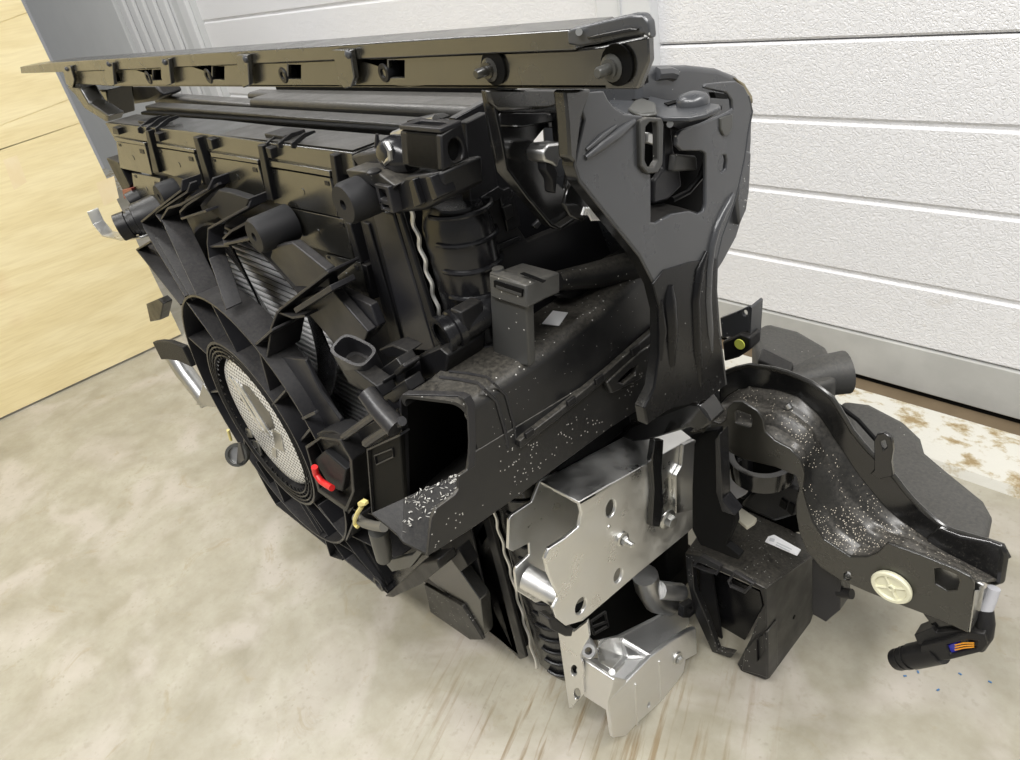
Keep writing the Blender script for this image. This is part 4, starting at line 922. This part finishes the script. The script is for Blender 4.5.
MB().lathe(P(588,650,y=yfr+.012), (.6,-.4,.5), [(-.02,.012),(.0,.012),(.004,.009),(.004,.005),(-.006,.005)], 20).out('cast_boss', MAC, cast, smooth=True)
bolt(677,658,XC,.75,cast)
MB().prism(PX([(684,607),(694,601),(697,612),(690,618),(683,618)], x=XC-.02), (-.01,0,0), holes=[PX([(687,609.5),(692,606),(694,611),(688,615)], x=XC-.02)]).out('cable_eye', MP, cast, .001)
MB().prism(PX([(549,619),(556,618),(566,627),(574,628),(572,637),(566,637),(552,630)], x=XA-.002), (-.02,0,0)).out('rubber_bump', MP, R_, .002)
# ---------------- black lower guide (open box standing on the floor)
YG = .60
g_out = PX([(685,553),(700,556),(740,575),(766,589),(768,679),(766,680),(741,671),(737,664),(750,640),(757,622),(760,612),(764,604),(760,590),(740,580),(700,563),(692,562),(694,590),(705,615),(718,650),(734,654),(731,658),(712,652),(695,615),(687,580)], y=YG)
gd = MB().prism(g_out, (0,.01,0)).out('lower_air_guide', MPD, R_, .0012)
XG = P(767,630,y=YG).x
MB().prism(PX([(766,589),(790,572),(826,547),(822,570),(818,600),(808,630),(790,655),(769,679)], x=XG), (-.003,0,0)).out('guide_side', MPD, gd, .001)
zg = P(766,589,y=YG).z
MB().prism([P(685,553,y=YG), P(766,589,y=YG), P(828,546,x=XG), P(750,512,y=YG+.14), P(698,535,y=YG+.06)], (0,0,-.003)).out('guide_roof', MPD, gd, .001)
MB().prism(PX([(690,560),(760,592),(763,606),(745,640),(735,658),(716,648),(700,612)], y=YG+.05), (0,.004,0)).out('guide_liner', MPS, gd, .001)
MB().prism(PX([(700,566),(712,574),(722,640),(728,655),(716,648),(700,612)], y=YG+.03), (0,.004,0)).out('guide_liner_fold', MP, gd, .001)
for q in ([(701,557),(720,567),(716,574),(704,571),(693,566)], [(734,573),(753,584),(744,593),(730,587),(728,582)]):
    f = PX(q, y=YG-.004); MB().ribbon(f, [p+V((0,.006,0)) for p in f], .004, True).out('guide_tab', MPG, gd, .001)
MB().prism(PX([(741,671),(744,650),(756,636),(767,632),(768,679),(760,676)], y=YG-.004), (0,.03,0)).out('guide_foot', MPD, gd, .003)
f = PX([(756,640),(763,634),(765,650),(757,662)], y=YG-.008); MB().ribbon(f, [p+V((0,.004,0)) for p in f], .002, True).out('guide_foot_frame', MP, gd)
MB().lathe(P(794,617,x=XG), (1,0,0), [(0,.0035),(.0008,.0035),(.0008,0)], 10).out('guide_hole', MDK, gd)
MB().prism(PX([(812,560),(842,545),(840,610),(826,622),(812,614)], y=YG+.055), (0,.03,0)).out('guide_post', MPG, gd, .001)
MB().tube([P(838,592,y=YG+.06), P(852,594,y=YG+.06)], .007, 10).out('guide_pin', MP, gd, smooth=True)
lbq = [*[P(a_, b_, z=zg+.016) for a_, b_ in ((768,537),(774,535),(801,550),(797,556),(765,542))]]
MB().prism(lbq, (0,0,.0008)).out('guide_sticker', MWH, gd)
for q in ([(770,538),(775,539),(774,542),(769,541)], [(777,542),(792,549),(791.5,550),(776.5,543)], [(776,544),(790,551),(789.5,552),(775.5,545)]):
    MB().prism(PX(q, z=zg+.0170), (0,0,.0003)).out('sticker_print', MJAMB, gd)
MB().prism(PX([(727,504),(733,502),(757,518),(755,522),(747,527),(730,512)], z=zg+.06), (0,0,-.006)).out('metal_tag', MCR if False else mat('dull_tin', (.55,.52,.42), .5), gd, .001)
# webs and dark inner mass between the guide, tower foot and arm
web = MB().prism(PX([(694,444),(704,432),(718,430),(716,470),(716,490),(722,508),(734,516),(735,524),(726,545),(740,556),(738,560),(700,545),(692,530),(692,490)], y=.57), (0,.012,0)).out('lower_web', MDK, R_, .0015)
MB().prism(PX([(715,440),(719,434),(722,500),(735,516),(722,512),(716,492)], y=.562), (0,.02,0)).out('web_edge', MPS, web, .001)
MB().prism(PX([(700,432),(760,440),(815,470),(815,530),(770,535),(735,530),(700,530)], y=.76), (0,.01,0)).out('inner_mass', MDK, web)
fb = MB().prism(PX([(717,440),(725,452),(735,475),(752,482),(745,495),(726,505),(720,490)], y=.64), (0,.006,0)).out('fabric_tab', MFAB, R_, .001)
MB().tube(PX([(723,481),(722,486),(727,484),(724,492),(729,489),(726,498),(731,494)], y=.6395), .0009, 6).out('pen_scribble', MWD, fb)
MB().prism(PX([(740,505),(755,490),(780,482),(800,490),(798,515),(775,522),(752,512)], y=.66), (0,.03,0)).out('inner_cover', MP, web, .004)
for q in ([(781,499),(787,503),(785,510),(779,506)], [(789,503),(794,506),(792,516),(787,511)]):
    MB().prism(PX(q, y=.657), (0,.006,0)).out('cover_slot', MDK, web)
# ---------------- curved steel arm
YA = .62
arm_o = [(694,405),(697,404),(703,412),(710,421),(720,424),(725,420),(727,408),(733,402),(743,402),(757,411),(763,420),(765,432),(775,441),(790,449),(800,460),(804,475),(802,490),(806,505),(812,522),(824,540),(850,557),(866,557),(877,553),(887,543),(920,555),(957,570),(970,577),(974,584),(972,610),(968,633),(940,620),(905,607),(867,592),(840,580),(820,567),(806,550),(799,532),(796,516),(796,500),(799,488),(796,476),(775,467),(745,460),(720,448),(708,437),(697,429)]
asl = PX([(735,413),(737,410),(750,415),(752,419),(751,427),(749,428),(735,423)], y=YA)
arm_h = [PX([(934,569),(940,568),(957,575),(959,582),(957,590),(947,591),(935,584)], y=YA), [P(847+4*math.cos(k*.524), 576+4.5*math.sin(k*.524), y=YA) for k in range(12)], asl]
av = MB().prism(PX(arm_o, y=YA), (0,.004,0), holes=arm_h).out('curved_arm', MBR, R_, .001)
MB().prism(PX([(603,437),(630,426),(660,414),(689,403),(698,404),(706,414),(711,424),(700,431),(690,428),(650,440),(615,444)], y=.54), (0,.03,0)).out('arm_strap', MST, av, .003)
# dusty pan of the arm and tall rear wall
YW = .675
def resamp(pts, n):
    L = [0]
    for i in range(1, len(pts)): L.append(L[-1] + math.dist(pts[i-1], pts[i]))
    out = []
    for k in range(n):
        s_ = L[-1]*k/(n-1); i = 0
        while i < len(pts)-2 and L[i+1] < s_: i += 1
        t = (s_-L[i])/max(1e-9, L[i+1]-L[i]); out.append((pts[i][0]+(pts[i+1][0]-pts[i][0])*t, pts[i][1]+(pts[i+1][1]-pts[i][1])*t))
    return out
rim_t = resamp([(720,384),(726,371),(748,365),(781,370),(809,381),(831,396),(842,413),(853,432),(870,452),(892,473),(903,488),(914,501),(930,516),(947,529),(975,537),(1002,545),(1008,557)], 30)
rim_b = resamp([(720,405),(731,392),(748,386),(781,390),(800,397),(820,415),(836,440),(848,457),(858,473),(872,490),(886,507),(900,519),(914,529),(930,540),(947,551),(970,563),(1000,579)], 30)
pan_f = [(690,432),(715,428),(735,432),(752,436),(766,436),(780,444),(795,452),(802,464),(803,488),(812,521),(826,541),(850,557),(866,557),(878,553),(888,544),(920,556),(957,570),(972,580)]
NP = 48
ga = [P(a, b, y=YA+.002) for a, b in resamp(pan_f, NP)]; gb = [P(a, b, y=YW) for a, b in resamp(rim_b, NP)]
mb = MB(); rows = []
for i_, (a, b) in enumerate(zip(ga, gb)):
    row = []; tp_ = min(1, (NP-1-i_)/14)*min(1, i_/6)
    for k in range(25):
        t = k/24; p = a.lerp(b, t); h = .0035*math.exp(-((t-.50)/.09)**2) - .0035*math.exp(-((t-.28)/.05)**2) - .0035*math.exp(-((t-.72)/.06)**2)
        row.append(p + V((0,0,h*tp_)))
    rows.append(row)
mb.loft([r + [q-V((0,0,.004)) for q in reversed(r)] for r in rows]); mb.out('arm_pan', MARM, av, smooth=True)
f = [P(a, b, y=YW) for a, b in rim_t]; g = [P(a, b, y=YW) for a, b in rim_b]
MB().ribbon(f, g, .004).out('arm_rear_wall', MST, av, .0012)
MB().tube(f, .0032, 8).out('arm_rear_rim', MBR, av, smooth=True)
MB().prism([P(974,590,y=YA), P(968,632,y=YA), P(982,606,y=YA+.04), P(986,588,y=YA+.04)], (.002,0,0)).out('arm_end', MGA, av, .001)
MB().prism(PX([(930,563),(958,572),(984,586),(980,612),(955,602),(932,592)], y=YA+.014), (0,.004,0)).out('arm_inner_plate', MGA, av, .001)
MB().prism(PX([(938,527),(960,536),(990,542),(1003,547),(1008,558),(1004,584),(992,588),(972,577),(950,566),(935,553),(925,540)], y=YW-.006), (0,.006,0)).out('arm_rear_end', MST, av, .003)
# cylinder collar under the arm
cc = P(762,462,y=YA+.03)
MB().lathe(cc+V((0,0,.0)), (0,0,-1), [(-.01,.034),(-.01,.042),(.0,.042),(.018,.040),(.018,.034)], 32).out('arm_collar', MST, av, smooth=True)
# cream round plug
pc = P(892.5,585.5,y=YA-.001)
pl_ = MB().lathe(pc, (0,-1,0), [(0,0),(0,.0215),(.004,.0225),(.006,.021),(.006,.0175),(.0035,.016),(.0035,0)], 40).out('cream_plug', MCR, R_, smooth=True)
for k in range(4):
    a = k*math.pi/2+.5; u = V((math.cos(a),0,math.sin(a)))
    MB().tube([pc+V((0,-.0038,0))+u*.004, pc+V((0,-.0038,0))+u*.017], .0018, 6).out('plug_spoke', MCR, pl_, smooth=True)
MB().lathe(pc, (0,-1,0), [(.003,.005),(.006,.0045),(.006,.0025),(.004,.0025)], 14).out('plug_hub', MCR, pl_, smooth=True)
MB().lathe(P(847,576,y=YA+.006), (0,1,0), [(0,.005),(0,.0035),(.012,.0035)], 14).out('weld_nut', MGA, av, smooth=True)
# tab on rear wall, screw in the pan
MB().prism(PX([(874,470),(874,440),(877,434),(884,433),(891,438),(893,450),(891,462),(893,476),(880,479),(870,474)], y=YW-.012), (0,.006,0), holes=[PX([(880,442),(885,440),(887,447),(883,451)], y=YW-.012)]).out('arm_tab', MST, av, .001)
MB().tube(PX([(787,404),(790,408)], y=YA+.04), .004, 10).out('pan_screw', MGA, av)
# ---------------- rear dark mass: wheel arch liner and bumper bracket
zw = .30
ln = PX([(840,398),(870,402),(905,420),(922,436),(926,450),(950,470),(985,498),(994,514),(990,534),(972,556),(940,545),(905,515),(880,480),(850,440)], z=zw)
lin = MB().prism(ln, (0,0,-.10)).out('arch_liner', MLIN, R_, .012, seg=3)
q = PX([(752,330),(768,322),(800,330),(826,345),(834,360),(838,380),(800,390),(760,372)], z=.40)
bk = MB().prism(q, (0,0,-.16)).out('bumper_bracket', MLIN, R_, .010, seg=3)
MB().prism(PX([(762,346),(794,362),(790,374),(757,360)], z=.412), (0,0,-.04)).out('bracket_lid', MP, bk, .004)
MB().tube([P(792,383,z=.385), P(820,376,z=.385), P(846,372,z=.385)], [.020,.030,.032], 20).out('bracket_sleeve', MLIN, bk, smooth=True)
sb = MB().prism(PX([(720,318),(736,312),(749,306),(750,330),(735,336),(722,338)], y=.80), (0,.006,0), holes=[[P(745+2.5*math.cos(k*.63), 313+3*math.sin(k*.63), y=.80) for k in range(10)]]).out('sensor_bracket', MTG, R_, .002)
MB().prism(PX([(722,342),(740,334),(750,338),(750,350),(738,358),(724,362)], y=.79), (0,.03,0)).out('sensor_body', MP, sb, .003)
MB().lathe(P(740,344,y=.788), (0,-1,0), [(0,.008),(.002,.008),(.002,0)], 16).out('sensor_dot', MYG, sb, smooth=True)
MB().prism(PX([(750,345),(752,308),(750,306),(749,345)], y=.80), (0,.03,0)).out('sensor_side', MTG, sb, .0005)
MB().tube([P(838,405,y=.80), P(858,420,y=.80), P(876,440,y=.79)], .003, 8).out('liner_cable', MDK, lin, smooth=True)
# ---------------- hanging connector and harness
YC = .64
cn0 = P(896,660,y=YC); cn1 = P(987,640,y=YC); ax = (cn1-cn0).normalized()
cn = MB().lathe(cn0, ax, [(0,0),(0,.0125),(.004,.0135),(.012,.0135),(.012,.0125),(.016,.0125),(.016,.0145),(.022,.0145),(.022,.013),(.028,.013),(.028,.0155),(.07,.0155),(.07,0)], 22).out('plug_connector', MP, R_, smooth=True)
MB().prism(PX([(920,646),(945,640),(970,632),(984,634),(987,645),(982,652),(950,660),(922,664)], y=YC-.012), (0,.026,0), holes=[PX([(946,645),(968,640),(978,641),(976,648),(950,655)], y=YC-.012)]).out('connector_shell', MP, cn, .0015)
MB().prism(PX([(914,635),(932,628),(936,633),(966,630),(966,640),(918,645)], y=YC-.006), (0,.02,0)).out('connector_latch', MP, cn, .001)
MB().prism(PX([(946,646),(955,643),(958,652),(950,654)], y=YC-.008), (0,.012,0)).out('connector_insert', MBL, cn, .0008)
for k in range(3):
    MB().tube(PX([(955,645+k*2.5),(964,643+k*2.5),(974,643+k*2)], y=YC-.010), .0008, 6).out('connector_wire', MOR, cn, smooth=True)
MB().tube([P(977,645,y=YC), P(984,634,y=YC), P(986,622,y=YC+.004), P(985,610,y=YC+.01)], [.009,.0095,.009,.0085], 14).out('harness_sleeve', MP, cn, smooth=True)
MB().tube([P(985,612,y=YC+.008), P(990,600,y=YC+.015), P(994,588,y=YC+.02)], .0065, 14).out('harness_tape', MFAB, cn, smooth=True)
MB().prism(PX([(918,607),(940,617),(972,632),(950,640),(935,630)], y=YC+.0), (0,.01,0)).out('connector_clip', MST, cn, .001)

# plastic chips lying in the duct mouth
mb = MB()
for k in range(95):
    t = random.random(); u = random.random()
    v_ = random.random()**1.3
    q = lipq(t, min(.9, v_*(.35+.5*(1-t)))) + V((0,0,.0012))
    a = V((random.uniform(-1,1), random.uniform(-1,1), random.uniform(-.5,.5))).normalized()*random.uniform(.0008,.0028); b = V((random.uniform(-1,1), random.uniform(-1,1), random.uniform(-.6,.6))).normalized()*random.uniform(.0006,.0018)
    mb.prism([q-a, q+b, q+a, q-b], (0,0,.0004))
tag(mb.out('plastic_chips', mat('white_chips', (.42,.41,.38), .6), duct), kind='stuff')
# members that tie the tower foot, arm, guide and liner together behind the visible faces
MB().box((-.53,-.45), (.64,.76), (.30,.38)).out('lower_member', MDK, R_, .004)
MB().box((-.54,-.47), (.60,.66), (.10,.32)).out('lower_member', MDK, R_, .004)
MB().box((-.46,-.17), (.80,.86), (.19,.27)).out('bumper_beam', MP, R_, .006)
MB().box((-.48,-.42), (.74,.90), (.20,.30)).out('bumper_beam_stay', MP, R_, .006)
MB().box((-.56,-.48), (.42,.56), (.44,.47)).out('duct_carrier', MDK, R_, .004)
# small blue plastic flecks on the floor
mb = MB()
for px, py in ((905,676),(918,672),(960,674),(990,682),(938,690)):
    q = P(px, py, z=.0006); a = random.random()*3; u = V((math.cos(a), math.sin(a), 0))*.0022; v_ = V((-math.sin(a), math.cos(a), 0))*.0011
    mb.prism([q-u-v_, q+u-v_, q+u+v_, q-u+v_], (0,0,.0008))
fk = mb.out('plastic_flecks', mat('blue_flecks', (.05,.16,.34), .5)); tag(fk, 'tiny blue plastic flecks scattered on the concrete floor', 'debris', kind='stuff')
